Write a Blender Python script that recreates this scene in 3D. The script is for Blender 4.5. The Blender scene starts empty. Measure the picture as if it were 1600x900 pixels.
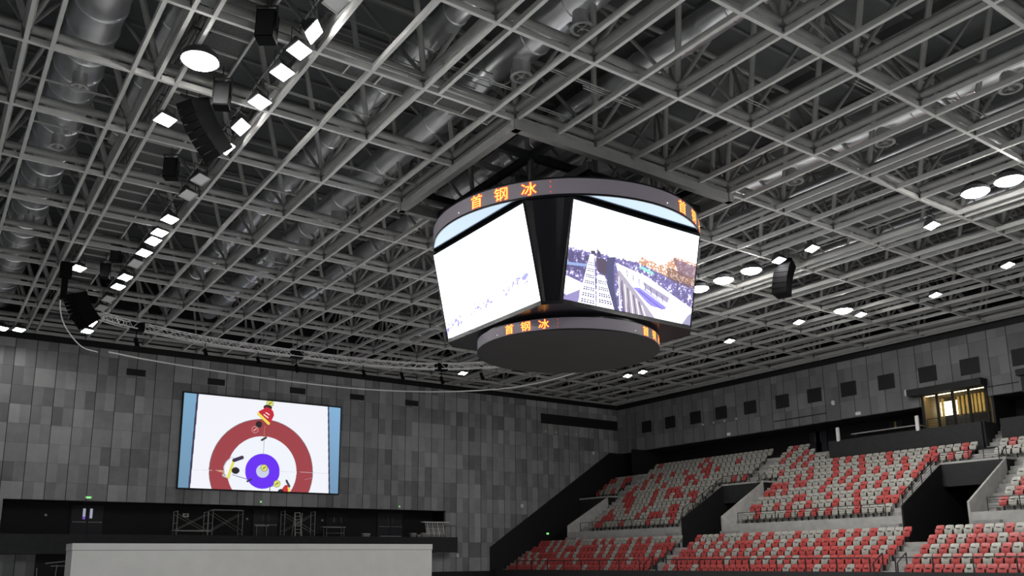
import bpy, math, random
import numpy as np
from mathutils import Vector, Matrix

# ------------------------------------------------------------------ camera, world, exposure
C = bpy.context.scene.collection
SC = bpy.context.scene
FPX, PPX, PPY, YAW, PITCH, ROLL = 1329.33, 800.0, 600.0, .612, .2037, -.01
def cam_axes():
    f = Vector((math.sin(YAW)*math.cos(PITCH), math.cos(YAW)*math.cos(PITCH), math.sin(PITCH)))
    r = Vector((math.cos(YAW), -math.sin(YAW), 0)); u = r.cross(f)
    return r*math.cos(ROLL)+u*math.sin(ROLL), u*math.cos(ROLL)-r*math.sin(ROLL), f
CR, CU, CF = cam_axes()
def project(p):
    p = Vector(p); d = p.dot(CF)
    return (PPX+FPX*p.dot(CR)/d, PPY-FPX*p.dot(CU)/d, d) if d > .1 else (-9999, -9999, d)
cam = bpy.data.cameras.new('camera'); cam.lens = FPX/1600*36; cam.sensor_width = 36
cam.shift_y = (PPY-450)/1600; cam.clip_end = 300
co = bpy.data.objects.new('camera', cam); C.objects.link(co)
co.matrix_world = Matrix(((CR.x, CU.x, -CF.x, 0), (CR.y, CU.y, -CF.y, 0), (CR.z, CU.z, -CF.z, 0), (0, 0, 0, 1)))
SC.camera = co
W = bpy.data.worlds.new('world'); SC.world = W; W.use_nodes = True
W.node_tree.nodes['Background'].inputs[0].default_value = (.9, .95, 1, 1)
W.node_tree.nodes['Background'].inputs[1].default_value = .07
SC.view_settings.view_transform = 'Standard'; SC.view_settings.look = 'None'
SC.view_settings.exposure = 0.30; SC.view_settings.gamma = 1.0; SC.view_settings.use_curve_mapping = False
LENS_POWER = 80.0      # emission of a square floodlight lens
BAY_POWER = 150.0      # emission of a round high-bay lens
FLOOR_Z = -3.2
YB, XW = 60.38, 54.8   # far cladding wall and side cladding wall
random.seed(7)

# ------------------------------------------------------------------ materials
def mat(name, col, rough=.6, metal=0., noise=0., scale=3., emit=None, power=0., bump=0., spec=.5):
    m = bpy.data.materials.new(name); m.use_nodes = True; nt = m.node_tree; b = nt.nodes['Principled BSDF']
    b.inputs['Roughness'].default_value = rough; b.inputs['Metallic'].default_value = metal
    b.inputs['Specular IOR Level'].default_value = spec
    b.inputs['Base Color'].default_value = (*col, 1)
    if noise or bump:
        tc = nt.nodes.new('ShaderNodeTexCoord'); n = nt.nodes.new('ShaderNodeTexNoise')
        n.inputs['Scale'].default_value = scale; n.inputs['Detail'].default_value = 4
        nt.links.new(tc.outputs['Object'], n.inputs['Vector'])
    if noise:
        mr = nt.nodes.new('ShaderNodeMapRange'); mr.inputs['From Min'].default_value = .3; mr.inputs['From Max'].default_value = .7
        mr.inputs['To Min'].default_value = 1-noise; mr.inputs['To Max'].default_value = 1+noise
        mx = nt.nodes.new('ShaderNodeMix'); mx.data_type = 'RGBA'; mx.blend_type = 'MULTIPLY'
        mx.inputs['Factor'].default_value = 1; mx.inputs['A'].default_value = (*col, 1)
        nt.links.new(n.outputs['Fac'], mr.inputs['Value']); nt.links.new(mr.outputs['Result'], mx.inputs['B'])
        nt.links.new(mx.outputs['Result'], b.inputs['Base Color'])
    if bump:
        bp = nt.nodes.new('ShaderNodeBump'); bp.inputs['Strength'].default_value = bump
        nt.links.new(n.outputs['Fac'], bp.inputs['Height']); nt.links.new(bp.outputs['Normal'], b.inputs['Normal'])
    if emit:
        b.inputs['Emission Color'].default_value = (*emit, 1); b.inputs['Emission Strength'].default_value = power
    return m
def cladding(name, axis, s0, dark, lite, flip=1):
    m = bpy.data.materials.new(name); m.use_nodes = True; nt = m.node_tree; N = nt.nodes; L = nt.links
    b = N['Principled BSDF']; b.inputs['Roughness'].default_value = .85
    tc = N.new('ShaderNodeTexCoord'); sx = N.new('ShaderNodeSeparateXYZ'); L.new(tc.outputs['Object'], sx.inputs[0])
    def M(op, a, bb=None):
        n = N.new('ShaderNodeMath'); n.operation = op
        for i, v in enumerate((a, bb)):
            if v is None: continue
            if isinstance(v, (int, float)): n.inputs[i].default_value = v
            else: L.new(v, n.inputs[i])
        return n.outputs[0]
    s = M('DIVIDE', M('SUBTRACT', sx.outputs[axis], s0), 1.2); v = M('DIVIDE', M('SUBTRACT', sx.outputs['Z'], 3.827), 1.2)
    fv = M('FLOOR', v)
    def wn(a, bb):
        cb = N.new('ShaderNodeCombineXYZ'); L.new(a, cb.inputs[0]); L.new(bb, cb.inputs[1])
        w = N.new('ShaderNodeTexWhiteNoise'); w.noise_dimensions = '2D'; L.new(cb.outputs[0], w.inputs['Vector']); return w.outputs['Value']
    half = wn(M('FLOOR', M('MULTIPLY', s, 2.0)), fv); pair = wn(M('FLOOR', s), fv)
    t = M('ADD', M('MULTIPLY', half, .55), M('MULTIPLY', pair, .45))
    nz = N.new('ShaderNodeTexNoise'); nz.inputs['Scale'].default_value = 1.6; nz.inputs['Detail'].default_value = 5
    L.new(tc.outputs['Object'], nz.inputs['Vector'])
    t = M('ADD', t, M('MULTIPLY', M('SUBTRACT', nz.outputs['Fac'], .5), .45))
    mr = N.new('ShaderNodeMapRange'); L.new(t, mr.inputs['Value']); mr.inputs['From Min'].default_value = .1; mr.inputs['From Max'].default_value = .95
    mr.inputs['To Min'].default_value = dark; mr.inputs['To Max'].default_value = lite
    fs = M('FRACT', s); seam = M('GREATER_THAN', M('ABSOLUTE', M('SUBTRACT', fs, .5)), .479)
    fz = M('FRACT', v); zs = M('MULTIPLY', M('GREATER_THAN', M('ABSOLUTE', M('SUBTRACT', fz, .5)), .49), .35)
    k = M('SUBTRACT', 1.0, M('MAXIMUM', M('MULTIPLY', seam, .8), zs))
    val = M('MULTIPLY', mr.outputs['Result'], k)
    cc = N.new('ShaderNodeCombineColor'); L.new(val, cc.inputs[0]); L.new(val, cc.inputs[1]); L.new(M('MULTIPLY', val, 1.03), cc.inputs[2])
    L.new(cc.outputs[0], b.inputs['Base Color'])
    return m
M = {}
M['clad_far'] = cladding('cement_board_far', 'X', 4.27, .16, .38)  # same board as the side wall, lightened in colour for its stronger light
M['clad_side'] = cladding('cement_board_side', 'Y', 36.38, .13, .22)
M['black'] = mat('black_paint', (.006, .006, .007), .7, noise=.2)
M['dark'] = mat('charcoal_paint', (.017, .018, .019), .75, noise=.2)
M['deck'] = mat('roof_deck', (.10, .104, .108), .7, noise=.15, scale=.8)
M['deckbeam'] = mat('roof_purlin_paint', (.16, .16, .165), .6)
M['steel'] = mat('grey_painted_steel', (.28, .28, .272), .5, noise=.1, scale=2)
M['bar'] = mat('light_grey_channel', (.50, .50, .485), .5, noise=.06, scale=2)
M['node'] = mat('dark_grey_node', (.14, .14, .14), .5)
M['duct'] = mat('foil_duct', (.86, .86, .88), .31, 1., noise=.10, scale=1.2, bump=.12)
M['nozzle'] = mat('pale_nozzle', (.5, .5, .5), .4, .4)
M['grating'] = mat('grating_mesh', (.07, .07, .07), .7, noise=.3, scale=14)
M['housing'] = mat('lamp_housing', (.05, .05, .055), .5)
M['reflector'] = mat('lamp_reflector', (.6, .6, .6), .35, .3)
M['lens'] = mat('lit_lens', (.9, .9, .9), .3, emit=(1, .985, .95), power=LENS_POWER)
M['bay'] = mat('lit_bay_lens', (.9, .9, .9), .3, emit=(1, .985, .94), power=BAY_POWER)
M['dimlens'] = mat('unlit_lens', (.62, .62, .62), .3)
M['speaker'] = mat('speaker_black', (.004, .004, .005), .9, spec=.15)
M['spk_face'] = mat('speaker_grille', (.014, .014, .016), .7, noise=.2, scale=30)
M['gloss'] = mat('gloss_black_panel', (.11, .15, .20), .12, 1.)
M['gblack'] = mat('satin_black_panel', (.006, .006, .009), .25, spec=.35)
M['disc'] = mat('underside_black', (.013, .011, .0115), .5, noise=.15, scale=1., spec=.2)
M['led'] = mat('led_band_face', (.22, .20, .23), .5, emit=(.86, .74, .95), power=.035)
M['ledred'] = mat('led_red', (.2, .02, .01), .5, emit=(1., .07, .03), power=1.0)
M['ledyel'] = mat('led_yellow', (.3, .2, .02), .5, emit=(1., .74, .12), power=1.3)
M['white_dot'] = mat('white_indicator', (.8, .8, .8), .5, emit=(1, .9, .95), power=1.)
M['concrete'] = mat('pale_concrete', (.42, .415, .40), .85, noise=.12, scale=2.5)
M['step'] = mat('step_concrete', (.33, .33, .325), .85, noise=.18, scale=4)
M['white'] = mat('white_board', (.84, .84, .82), .6, noise=.03, scale=1)
M['ice'] = mat('pale_rink_floor', (.84, .85, .86), .6, noise=.04, scale=.3)
M['seat_red'] = mat('red_seat_plastic', (.50, .075, .07), .38, noise=.08, scale=6)
M['seat_grey'] = mat('grey_seat_plastic', (.42, .41, .37), .38, noise=.06, scale=6)
M['slot'] = mat('seat_slot', (.02, .02, .02), .7)
M['rail'] = mat('black_rail', (.010, .010, .010), .5)
M['galv'] = mat('galvanised', (.35, .35, .34), .45, .5)
M['truss'] = mat('aluminium_truss', (.80, .80, .80), .45, .0)
M['glass'] = None
M['plaster'] = mat('pale_fitting', (.7, .7, .7), .5)
M['green'] = mat('green_exit', (.1, .5, .1), .5, emit=(.25, 1., .25), power=.9)
M['warm'] = mat('warm_room_wall', (.20, .15, .075), .8)
M['slat'] = mat('yellow_slat', (.62, .47, .16), .6)
M['warmlamp'] = mat('warm_ceiling_lamp', (.8, .7, .4), .5, emit=(1, .82, .45), power=5.)
M['roomscreen'] = mat('room_screen_glow', (.9, .9, .8), .5, emit=(1., .98, .80), power=2.2)
M['purple'] = mat('door_glass_glow', (.3, .3, .4), .3, emit=(.55, .55, .72), power=.45)
M['violet'] = mat('door_glass_violet', (.2, .1, .5), .3, emit=(.2, .08, .7), power=.5)
M['doordark'] = mat('door_paint', (.022, .022, .03), .6)
gm = bpy.data.materials.new('clear_glass'); gm.use_nodes = True; nt = gm.node_tree
for n in list(nt.nodes):
    if n.type == 'BSDF_PRINCIPLED': nt.nodes.remove(n)
tr = nt.nodes.new('ShaderNodeBsdfTransparent'); gl = nt.nodes.new('ShaderNodeBsdfGlossy'); gl.inputs['Roughness'].default_value = .03
fr = nt.nodes.new('ShaderNodeFresnel'); mx = nt.nodes.new('ShaderNodeMixShader')
nt.links.new(fr.outputs[0], mx.inputs[0]); nt.links.new(tr.outputs[0], mx.inputs[1]); nt.links.new(gl.outputs[0], mx.inputs[2])
nt.links.new(mx.outputs[0], nt.nodes['Material Output'].inputs[0]); M['glass'] = gm
def pixel_mat(name, power):
    m = bpy.data.materials.new(name); m.use_nodes = True; nt = m.node_tree; b = nt.nodes['Principled BSDF']
    b.inputs['Base Color'].default_value = (.02, .02, .02, 1); b.inputs['Roughness'].default_value = .5
    a = nt.nodes.new('ShaderNodeAttribute'); a.attribute_name = 'picture'
    nt.links.new(a.outputs['Color'], b.inputs['Emission Color']); b.inputs['Emission Strength'].default_value = power
    try: m.cycles.emission_sampling = 'NONE'
    except Exception: pass
    return m
M['picture'] = pixel_mat('screen_pixels', 1.0)

# ------------------------------------------------------------------ mesh builder
class MB:
    def __init__(s): s.v = []; s.f = []; s.mi = []; s.sm = []
    def add(s, vs, fs, m=0, smooth=False):
        o = len(s.v); s.v += [tuple(v) for v in vs]
        for f in fs: s.f.append([i+o for i in f]); s.mi.append(m); s.sm.append(smooth)
        return s
    def box(s, x0, y0, z0, x1, y1, z1, m=0):
        x0, x1 = sorted((x0, x1)); y0, y1 = sorted((y0, y1)); z0, z1 = sorted((z0, z1))
        return s.add([(x0,y0,z0),(x1,y0,z0),(x1,y1,z0),(x0,y1,z0),(x0,y0,z1),(x1,y0,z1),(x1,y1,z1),(x0,y1,z1)],
              [(0,3,2,1),(4,5,6,7),(0,1,5,4),(1,2,6,5),(2,3,7,6),(3,0,4,7)], m)
    def hexa(s, b, t, m=0):   # bottom quad, top quad (both counter-clockwise from above)
        return s.add(list(b)+list(t), [(0,3,2,1),(4,5,6,7),(0,1,5,4),(1,2,6,5),(2,3,7,6),(3,0,4,7)], m)
    def tube(s, p0, p1, r, n=8, m=0, r1=None, caps=True):
        p0 = Vector(p0); p1 = Vector(p1); d = (p1-p0)
        if d.length < 1e-6: return s
        d.normalize(); a = d.orthogonal().normalized(); b = d.cross(a); r1 = r if r1 is None else r1
        vs = []
        for p, rr in ((p0, r), (p1, r1)):
            for i in range(n):
                t = 2*math.pi*i/n; vs.append(p+a*(rr*math.cos(t))+b*(rr*math.sin(t)))
        s.add(vs, [(i, (i+1)%n, n+(i+1)%n, n+i) for i in range(n)], m, n > 5)
        if caps: s.add(vs, [tuple(range(n-1,-1,-1)), tuple(range(n, 2*n))], m)
        return s
    def bar(s, p0, p1, w, h, m=0, up=(0,0,1)):
        p0 = Vector(p0); p1 = Vector(p1); d = (p1-p0).normalized(); u = Vector(up)
        sd = d.cross(u)
        if sd.length < 1e-4: sd = d.orthogonal()
        sd.normalize(); u = sd.cross(d)
        q = [(-w/2,-h/2),(w/2,-h/2),(w/2,h/2),(-w/2,h/2)]
        vs = [p+sd*a+u*b for p in (p0, p1) for a, b in q]
        return s.add(vs, [(3,2,1,0),(4,5,6,7),(0,1,5,4),(1,2,6,5),(2,3,7,6),(3,0,4,7)], m)
    def ring(s, prof, c, a0=0, a1=360, n=48, m=0, smooth=True, close=True):  # prof (r,z) list swept about z
        full = abs(a1-a0) >= 359.9; k = n if full else n+1
        vs = []
        for i in range(k):
            t = math.radians(a0+(a1-a0)*i/n)
            for r, z in prof: vs.append((c[0]+r*math.cos(t), c[1]+r*math.sin(t), c[2]+z))
        P_ = len(prof); fs = []
        for i in range(n):
            j = (i+1) % k
            for q in range(P_ if close else P_-1):
                q2 = (q+1) % P_; fs.append((i*P_+q, j*P_+q, j*P_+q2, i*P_+q2))
        return s.add(vs, fs, m, smooth)
    def ball(s, c, r, m=0, n=8):
        vs = [(c[0], c[1], c[2]-r)]; h = n//2
        for i in range(1, h):
            ph = -math.pi/2+math.pi*i/h
            for j in range(n): t = 2*math.pi*j/n; vs.append((c[0]+r*math.cos(ph)*math.cos(t), c[1]+r*math.cos(ph)*math.sin(t), c[2]+r*math.sin(ph)))
        vs.append((c[0], c[1], c[2]+r)); fs = [(0, 1+(j+1)%n, 1+j) for j in range(n)]
        for i in range(h-2):
            for j in range(n): fs.append((1+i*n+j, 1+i*n+(j+1)%n, 1+(i+1)*n+(j+1)%n, 1+(i+1)*n+j))
        b = 1+(h-2)*n; fs += [(b+j, b+(j+1)%n, len(vs)-1) for j in range(n)]
        return s.add(vs, fs, m, True)
    def prism(s, pts, ax, a0, a1, m=0):   # polygon pts in the two other axes, extruded along axis ax
        def V(p, a): return {'x': (a, p[0], p[1]), 'y': (p[0], a, p[1]), 'z': (p[0], p[1], a)}[ax]
        n = len(pts); return s.add([V(p, a0) for p in pts]+[V(p, a1) for p in pts],
            [tuple(range(n)), tuple(range(2*n-1, n-1, -1))]+[(i, n+i, n+(i+1)%n, (i+1)%n) for i in range(n)], m)
    def build(s, name, mats, parent=None, world=True):
        me = bpy.data.meshes.new(name)
        off = parent_loc(parent) if (parent is not None and world) else Vector((0,0,0))
        me.from_pydata([(v[0]-off.x, v[1]-off.y, v[2]-off.z) for v in s.v], [], s.f)
        for m in (mats if isinstance(mats, (list, tuple)) else [mats]): me.materials.append(M[m] if isinstance(m, str) else m)
        me.polygons.foreach_set('material_index', s.mi); me.polygons.foreach_set('use_smooth', s.sm)
        me.update()
        if any(s.sm): me.set_sharp_from_angle(angle=math.radians(38))
        o = bpy.data.objects.new(name, me); C.objects.link(o)
        if parent is not None: o.parent = parent
        return o
def parent_loc(p):
    v = Vector((0,0,0))
    while p is not None: v = v+p.location; p = p.parent
    return v
def tag(o, label=None, cat=None, group=None, kind=None):
    if label: o['label'] = label
    if cat: o['category'] = cat
    if group: o['group'] = group
    if kind: o['kind'] = kind
    return o
def thing(name, label, cat, loc=(0,0,0), rz=0, group=None, kind=None):
    o = bpy.data.objects.new(name, None); o.empty_display_size = .2; C.objects.link(o)
    o.location = loc; o.rotation_euler = (0, 0, rz); return tag(o, label, cat, group, kind)
def copy_tree(o, parent=None):
    c = o.copy(); C.objects.link(c); c.parent = parent
    for ch in list(o.children): copy_tree(ch, c)
    return c
ORD = ['first','second','third','fourth','fifth','sixth','seventh','eighth','ninth','tenth','eleventh','twelfth','thirteenth','fourteenth','fifteenth',
 'sixteenth','seventeenth','eighteenth','nineteenth','twentieth','twenty-first','twenty-second','twenty-third','twenty-fourth','twenty-fifth',
 'twenty-sixth','twenty-seventh','twenty-eighth','twenty-ninth','thirtieth','thirty-first','thirty-second','thirty-third','thirty-fourth','thirty-fifth']

# ------------------------------------------------------------------ room shell
def struct(name, mb, m): return tag(mb.build(name, m), kind='structure')
struct('floor', MB().box(-14, -14, FLOOR_Z-.2, 60, 64, FLOOR_Z), 'ice')
ROOF = 19.3
mb = MB().box(-6, -4, ROOF, 60, 64, ROOF+.2); struct('ceiling', mb, 'deck')
mb = MB()                                                           # roof purlins under the deck
for i in range(17): mb.box(-5+3.5*i+1.45, -3, ROOF-.35, -5+3.5*i+1.7, 63, ROOF-.002)
for i in range(33): mb.box(-5, -2+2.024*i, ROOF-.12, 59, -1.88+2.024*i, ROOF-.004)
struct('trim_1', mb, 'deckbeam')
# far wall (faces the camera, plane y = YB) with the balcony recess, black slope and top strip
OPX0, OPX1, OPZ0, OPZ1 = 4.5, 35.65, 1.80, 3.95
mb = MB()
mb.box(-8, YB, OPZ1, XW, YB+.25, 14.0)
mb.box(-8, YB, .60, OPX0, YB+.25, OPZ1)
mb.box(OPX1, YB, .60, XW, YB+.25, OPZ1)
mb.box(-8, YB, -.88, 6.55, YB+.25, .60); mb.box(8.35, YB, -.88, XW, YB+.25, .60)
struct('wall_far', mb, 'clad_far')
mb = MB().box(-8, YB+.28, 14.0, XW+4, YB+.5, ROOF); mb.box(-8, YB-.02, FLOOR_Z, XW, YB+.25, -.88); mb.box(6.55, YB+.02, -.88, 8.35, YB+.25, .60)
struct('wall_far_upper', mb, 'black')
mb = MB().box(4.2, 62.5, .6, 36, 62.7, 4.2); mb.box(4.2, YB+.26, 3.955, 36, 62.5, 4.1); mb.box(35.66, YB+.26, 1.4, 36, 62.5, 3.955); mb.box(4.2, YB+.26, 1.4, 4.49, 62.5, 3.955)
struct('wall_recess', mb, 'black')
mb = MB().prism([(39.93, FLOOR_Z), (39.93, 1.04), (53.55, 9.80), (XW+2.4, 9.80), (XW+2.4, FLOOR_Z)], 'y', YB-.06, YB-.003)
struct('wall_slope', mb, 'black')
# side wall (plane x = XW)
mb = MB()
mb.box(XW, 30.35, 9.78, XW+.25, YB, 14.0); mb.box(XW, 25.9, 10.80, XW+.25, 30.35, 14.0); mb.box(XW, 6, 9.80, XW+.25, 25.9, 14.0)
struct('wall_side', mb, 'clad_side')
mb = MB().box(XW+.1, 6, 14.0, XW+.3, YB, ROOF); mb.box(XW+3.0, 6, 5.6, XW+3.2, YB, 9.9)
mb.box(XW+.25, 6, 9.82, XW+3.2, 25.9, 9.98); mb.box(XW+.25, 30.4, 9.8, XW+3.2, YB, 9.95)
mb.box(XW-1.35, 57.05, 7.55, XW+3.0, 57.25, 9.79)
struct('wall_side_back', mb, 'black')
mb = MB().box(XW-.03, 37.55, 10.38, XW+.01, 42.3, 10.46); mb.box(XW-.03, 24.0, 10.34, XW+.01, 25.9, 10.40); struct('trim_2', mb, 'dark')
# cladding slots
vx = [10.82, 16.15, 22.15, 26.99, 31.8]
names = ['left of the big wall screen', 'above the left part of the big screen', 'above the middle of the big screen', 'above the right edge of the big screen', 'right of the big screen']
for x, n in zip(vx, names):
    z = 12.42 if x < 12 else 12.36
    o = thing('wall_slot', 'black horizontal slot opening in the far cladding, '+n, 'vent', (x+.6, YB, z), group='slots in the far wall')
    MB().box(x, YB-.03, z, x+1.2, YB-.004, z+.38).build('slot_opening', 'black', o)
    mb = MB(); mb.box(x-.02, YB-.035, z+.38, x+1.22, YB-.002, z+.41); mb.box(x-.02, YB-.035, z-.03, x+1.22, YB-.002, z); mb.build('slot_frame', 'dark', o)
o = thing('wall_slot', 'long black horizontal opening high on the far cladding near the corner', 'vent', (50.2, YB, 12.0))
MB().box(45.5, YB-.03, 12.0, 54.7, YB-.004, 12.86).build('slot_opening', 'black', o)
MB().box(45.48, YB-.035, 12.86, 54.72, YB-.002, 12.9).build('slot_frame', 'dark', o)
wy = [55.9, 52.9, 49.86, 46.98, 43.93, 40.78, 37.86, 34.97, 32.01, 29.02, 26.21, 23.0, 20.0]
for i, y in enumerate(wy):
    o = thing('wall_opening', 'square black opening in the side cladding, %s from the far corner' % ORD[i], 'vent', (XW, y+.6, 11.4), group='square openings in the side wall')
    MB().box(XW-.03, y, 11.4, XW-.004, y+1.18, 12.4).build('opening_panel', 'black', o)
    mb = MB()
    for a in ((y-.03, 11.37, y+1.21, 11.4), (y-.03, 12.4, y+1.21, 12.43), (y-.03, 11.4, y, 12.4), (y+1.18, 11.4, y+1.21, 12.4)): mb.box(XW-.035, a[0], a[1], XW-.002, a[2], a[3])
    mb.build('opening_frame', 'dark', o)

# ------------------------------------------------------------------ roof space frame
X0, Y0, DA, DB = 8.20, 21.27, 3.5, 4.048
ZL, ZU, ZB = 14.82, 18.5, 14.4
JS = list(range(-4, 14)); KS = list(range(-5, 10))
def NX(j): return X0+DA*j
def NY(k): return Y0+DB*k
XE, YE = 54.5, 60.1
sf = thing('roof_space_frame', 'grey tubular steel space frame spanning the whole hall under the dark roof', 'roof frame', (20.45, 25.3, ZL))
ysall = [NY(k) for k in KS]+[YE]; xsall = [NX(j) for j in JS]+[XE]
for y in ysall:
    mb = MB().tube((NX(-4)-2, y, ZL), (XE, y, ZL), .135, 12); mb.build('lower_chord', 'steel', sf)
for x in xsall:
    mb = MB().tube((x, NY(-5)-1, ZL), (x, YE, ZL), .135, 12); mb.build('lower_chord', 'steel', sf)
ups = {}
for k in list(KS):
    y = NY(k+.5) if k < 9 else None
    if y is None: continue
    MB().tube((NX(-4)-1, y, ZU), (NX(12.5), y, ZU), .095, 8).build('upper_chord', 'steel', sf)
for j in JS[:-1]:
    MB().tube((NX(j+.5), NY(-5), ZU), (NX(j+.5), NY(8.5), ZU), .095, 8).build('upper_chord', 'steel', sf)
diag = []
for j in JS:
    for k in KS:
        for dj in (-.5, .5):
            for dk in (-.5, .5):
                jj, kk = j+dj, k+dk
                if jj < -4.6 or jj > 12.6 or kk < -5 or kk > 8.6: continue
                a = (NX(j), NY(k), ZL); b = (NX(jj), NY(kk), ZU)
                r = .10 if (dj < 0 and dk < 0) else .07
                diag.append((a, b, r))
for y in ysall[5:]:      # edge webs to the side wall
    pass
for j in JS: 
    for dj in (-.5, .5):
        if NX(j+dj) < XE and j+dj > -4.4: diag.append(((NX(j), YE, ZL), (NX(j+dj), NY(8.5), ZU), .07))
for k in KS:
    for dk in (-.5, .5):
        if k+dk < 9 and k+dk > -5: diag.append(((XE, NY(k), ZL), (NX(12.5), NY(k+dk), ZU), .07))
nodes = [(NX(j), NY(k), ZL) for j in JS for k in KS]+[(NX(j), YE, ZL) for j in JS]+[(XE, y, ZL) for y in ysall]
def vis(p):
    q = project(p); return -150 < q[0] < 1750 and -250 < q[1] < 950 and q[2] > 0
def size_sorted(items, mid):
    inn = [(project(mid(i))[2] if vis(mid(i)) else 999, n, i) for n, i in enumerate(items)]
    inn.sort(key=lambda t: (t[0], t[1])); return [t[2] for t in inn]
def build_capped(name, items, mid, adder, material, parent, cap=100):
    its = size_sorted(items, mid)
    for it in its[:cap]: mb = MB(); adder(mb, it); mb.build(name, material, parent)
    mb = MB()
    for it in its[cap:]: adder(mb, it)
    if mb.v: tag(mb.build(name, material, parent), kind='stuff')
build_capped('diagonal_brace', diag, lambda d: [(d[0][i]+d[1][i])/2 for i in range(3)], lambda mb, d: mb.tube(d[0], d[1], d[2], 8), 'steel', sf)
def add_node(mb, p):
    mb.ball(p, .2, 0, 10); mb.tube((p[0], p[1], ZL-.1), (p[0], p[1], ZB+.16), .055, 6); mb.box(p[0]-.11, p[1]-.11, ZB+.02, p[0]+.11, p[1]+.11, ZB+.17)
build_capped('ball_node', nodes, lambda p: p, add_node, 'node', sf)
# hung channel grid below the frame
FX0, FX1, FY0, FY1 = NX(2), NX(5), NY(0), NY(2)      # opening over the scoreboard
def channel(mb, p0, p1):
    p0 = Vector(p0); p1 = Vector(p1); d = (p1-p0).normalized(); s_ = Vector((-d.y, d.x, 0))
    mb.bar(p0, p1, .115, .035); u = Vector((0,0,.09))
    mb.bar(p0+u+s_*.048, p1+u+s_*.048, .018, .15); mb.bar(p0+u-s_*.048, p1+u-s_*.048, .018, .15)
g = thing('hung_channel_grid', 'light grey channel bars hung as a grid below the roof tubes', 'ceiling grid', (20.45, 25.3, ZB))
for k in KS+[9.6]:
    y = NY(k) if k != 9.6 else YE
    mb = MB()
    if k == 1: channel(mb, (NX(-5), y, ZB), (FX0, y, ZB)); channel(mb, (FX1, y, ZB), (XE, y, ZB))
    else: channel(mb, (NX(-5), y, ZB), (XE, y, ZB))
    mb.build('channel_bar', 'bar', g)
for j in [float(j) for j in JS]+[-3.5, -1.81, -1.2, -.84, .49, 1.73, 2.5, 3.5, 4.5, 5.27, 6.51, 7.84, 8.2, 8.81, 9.5, 10.5, 11.5, 12.5, 13.2]:
    x = NX(j); mb = MB()
    if 2 < j < 5: channel(mb, (x, NY(-5)-1, ZB+.003), (x, FY0-.1, ZB+.003)); channel(mb, (x, FY1+.1, ZB+.003), (x, YE, ZB+.003))
    else: channel(mb, (x, NY(-5)-1, ZB+.003), (x, YE, ZB+.003))
    mb.build('channel_bar', 'bar', g)
for j in (1.15, 5.85):
    mb = MB(); channel(mb, (NX(j), NY(-5), ZB+.003), (NX(j), NY(0), ZB+.003)); mb.build('channel_bar', 'bar', g)

# ------------------------------------------------------------------ air ducts
def duct(name, label, x, z, r, y0, y1, seg=1.5, nozz=(), flange=.03, nz=-.0, noz_r=.3):
    t = thing(name, label, 'duct', (x, (y0+y1)/2, z))
    mb = MB(); mb.tube((x, y0, z), (x, y1, z), r, 28, caps=True); mb.build('duct_tube', 'duct', t)
    n = int((y1-y0)/seg)
    for i in range(min(n, 90)):
        y = y0+seg*(i+.5); mb = MB()
        vs = []; k = 28
        for yy, rr in ((y-.035, r), (y-.012, r+flange), (y+.012, r+flange), (y+.035, r)):
            for a in range(k): tt = 2*math.pi*a/k; vs.append((x+rr*math.cos(tt), yy, z+rr*math.sin(tt)))
        fs = [(q*k+a, q*k+(a+1)%k, (q+1)*k+(a+1)%k, (q+1)*k+a) for q in range(3) for a in range(k)]
        mb.add(vs, fs, 0, True); mb.build('duct_flange', 'duct', t)
    for i, (nx_, ny_) in enumerate(nozz):
        mb = MB(); zz = z-r*.55
        if abs(nx_-x) > r*.5: mb.tube((x+(r*.7 if nx_ > x else -r*.7), ny_, z-r*.4), (nx_, ny_, z-r*.4), noz_r*.7, 12)
        mb.ring([(noz_r*.98, .55), (noz_r, .0), (noz_r*1.25, -.06), (noz_r*1.25, -.11), (noz_r*.9, -.11), (noz_r*.9, .5)], (nx_, ny_, z-r-.35), n=24)
        mb.box(nx_-noz_r*.85, ny_-.02, z-r-.42, nx_+noz_r*.85, ny_+.02, z-r-.39); mb.box(nx_-.02, ny_-noz_r*.85, z-r-.42, nx_+.02, ny_+noz_r*.85, z-r-.39)
        mb.ball((nx_, ny_, z-r-.4), .09)
        mb.tube((nx_, ny_, z-r+.15), (nx_, ny_, z-r-.1), noz_r*.8, 14)
        mb.build('air_nozzle', 'nozzle', t)
    return t
duct('air_duct', 'very large silver foil duct running down the left side of the roof', 2.95, 16.15, .74, 12, 59, 1.35, [(2.95, 28.2), (2.95, 33.0), (2.95, 37.5), (2.95, 42)], .035, noz_r=.22)
duct('air_duct', 'slim silver duct just right of the very large left duct', 4.95, 16.3, .30, 12, 34, 2.0)
duct('air_duct', 'silver duct left of the scoreboard with bright foil segments', 12.05, 16.5, .42, 8, 56, 1.6)
duct('air_duct', 'silver duct with round nozzles passing above the scoreboard left side', 14.75, 16.4, .58, 8, 56, 2.1, [(14.75, 20.3), (14.75, 17.2), (14.75, 35), (14.75, 39), (14.75, 42.5)])
duct('air_duct', 'broad silver duct passing above the middle of the scoreboard', 18.9, 16.5, .52, 6, 56, 2.0)
duct('air_duct', 'bright silver duct with hanging nozzles right of the scoreboard', 28.95, 16.3, .42, 4, 56, 1.7, [(28.95, 16.3), (28.95, 11.7), (28.95, 20.4), (28.95, 26), (28.95, 31)])
duct('air_duct', 'narrow silver duct beside the bright duct right of the scoreboard', 31.9, 16.4, .26, 4, 56, 2.2)
duct('air_duct', 'silver duct high over the right seating with round nozzles', 39.4, 16.3, .42, 4, 56, 2.0, [(39.4, 21.3), (39.4, 24.6), (39.4, 28.2), (39.4, 33), (39.4, 38)])

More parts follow.
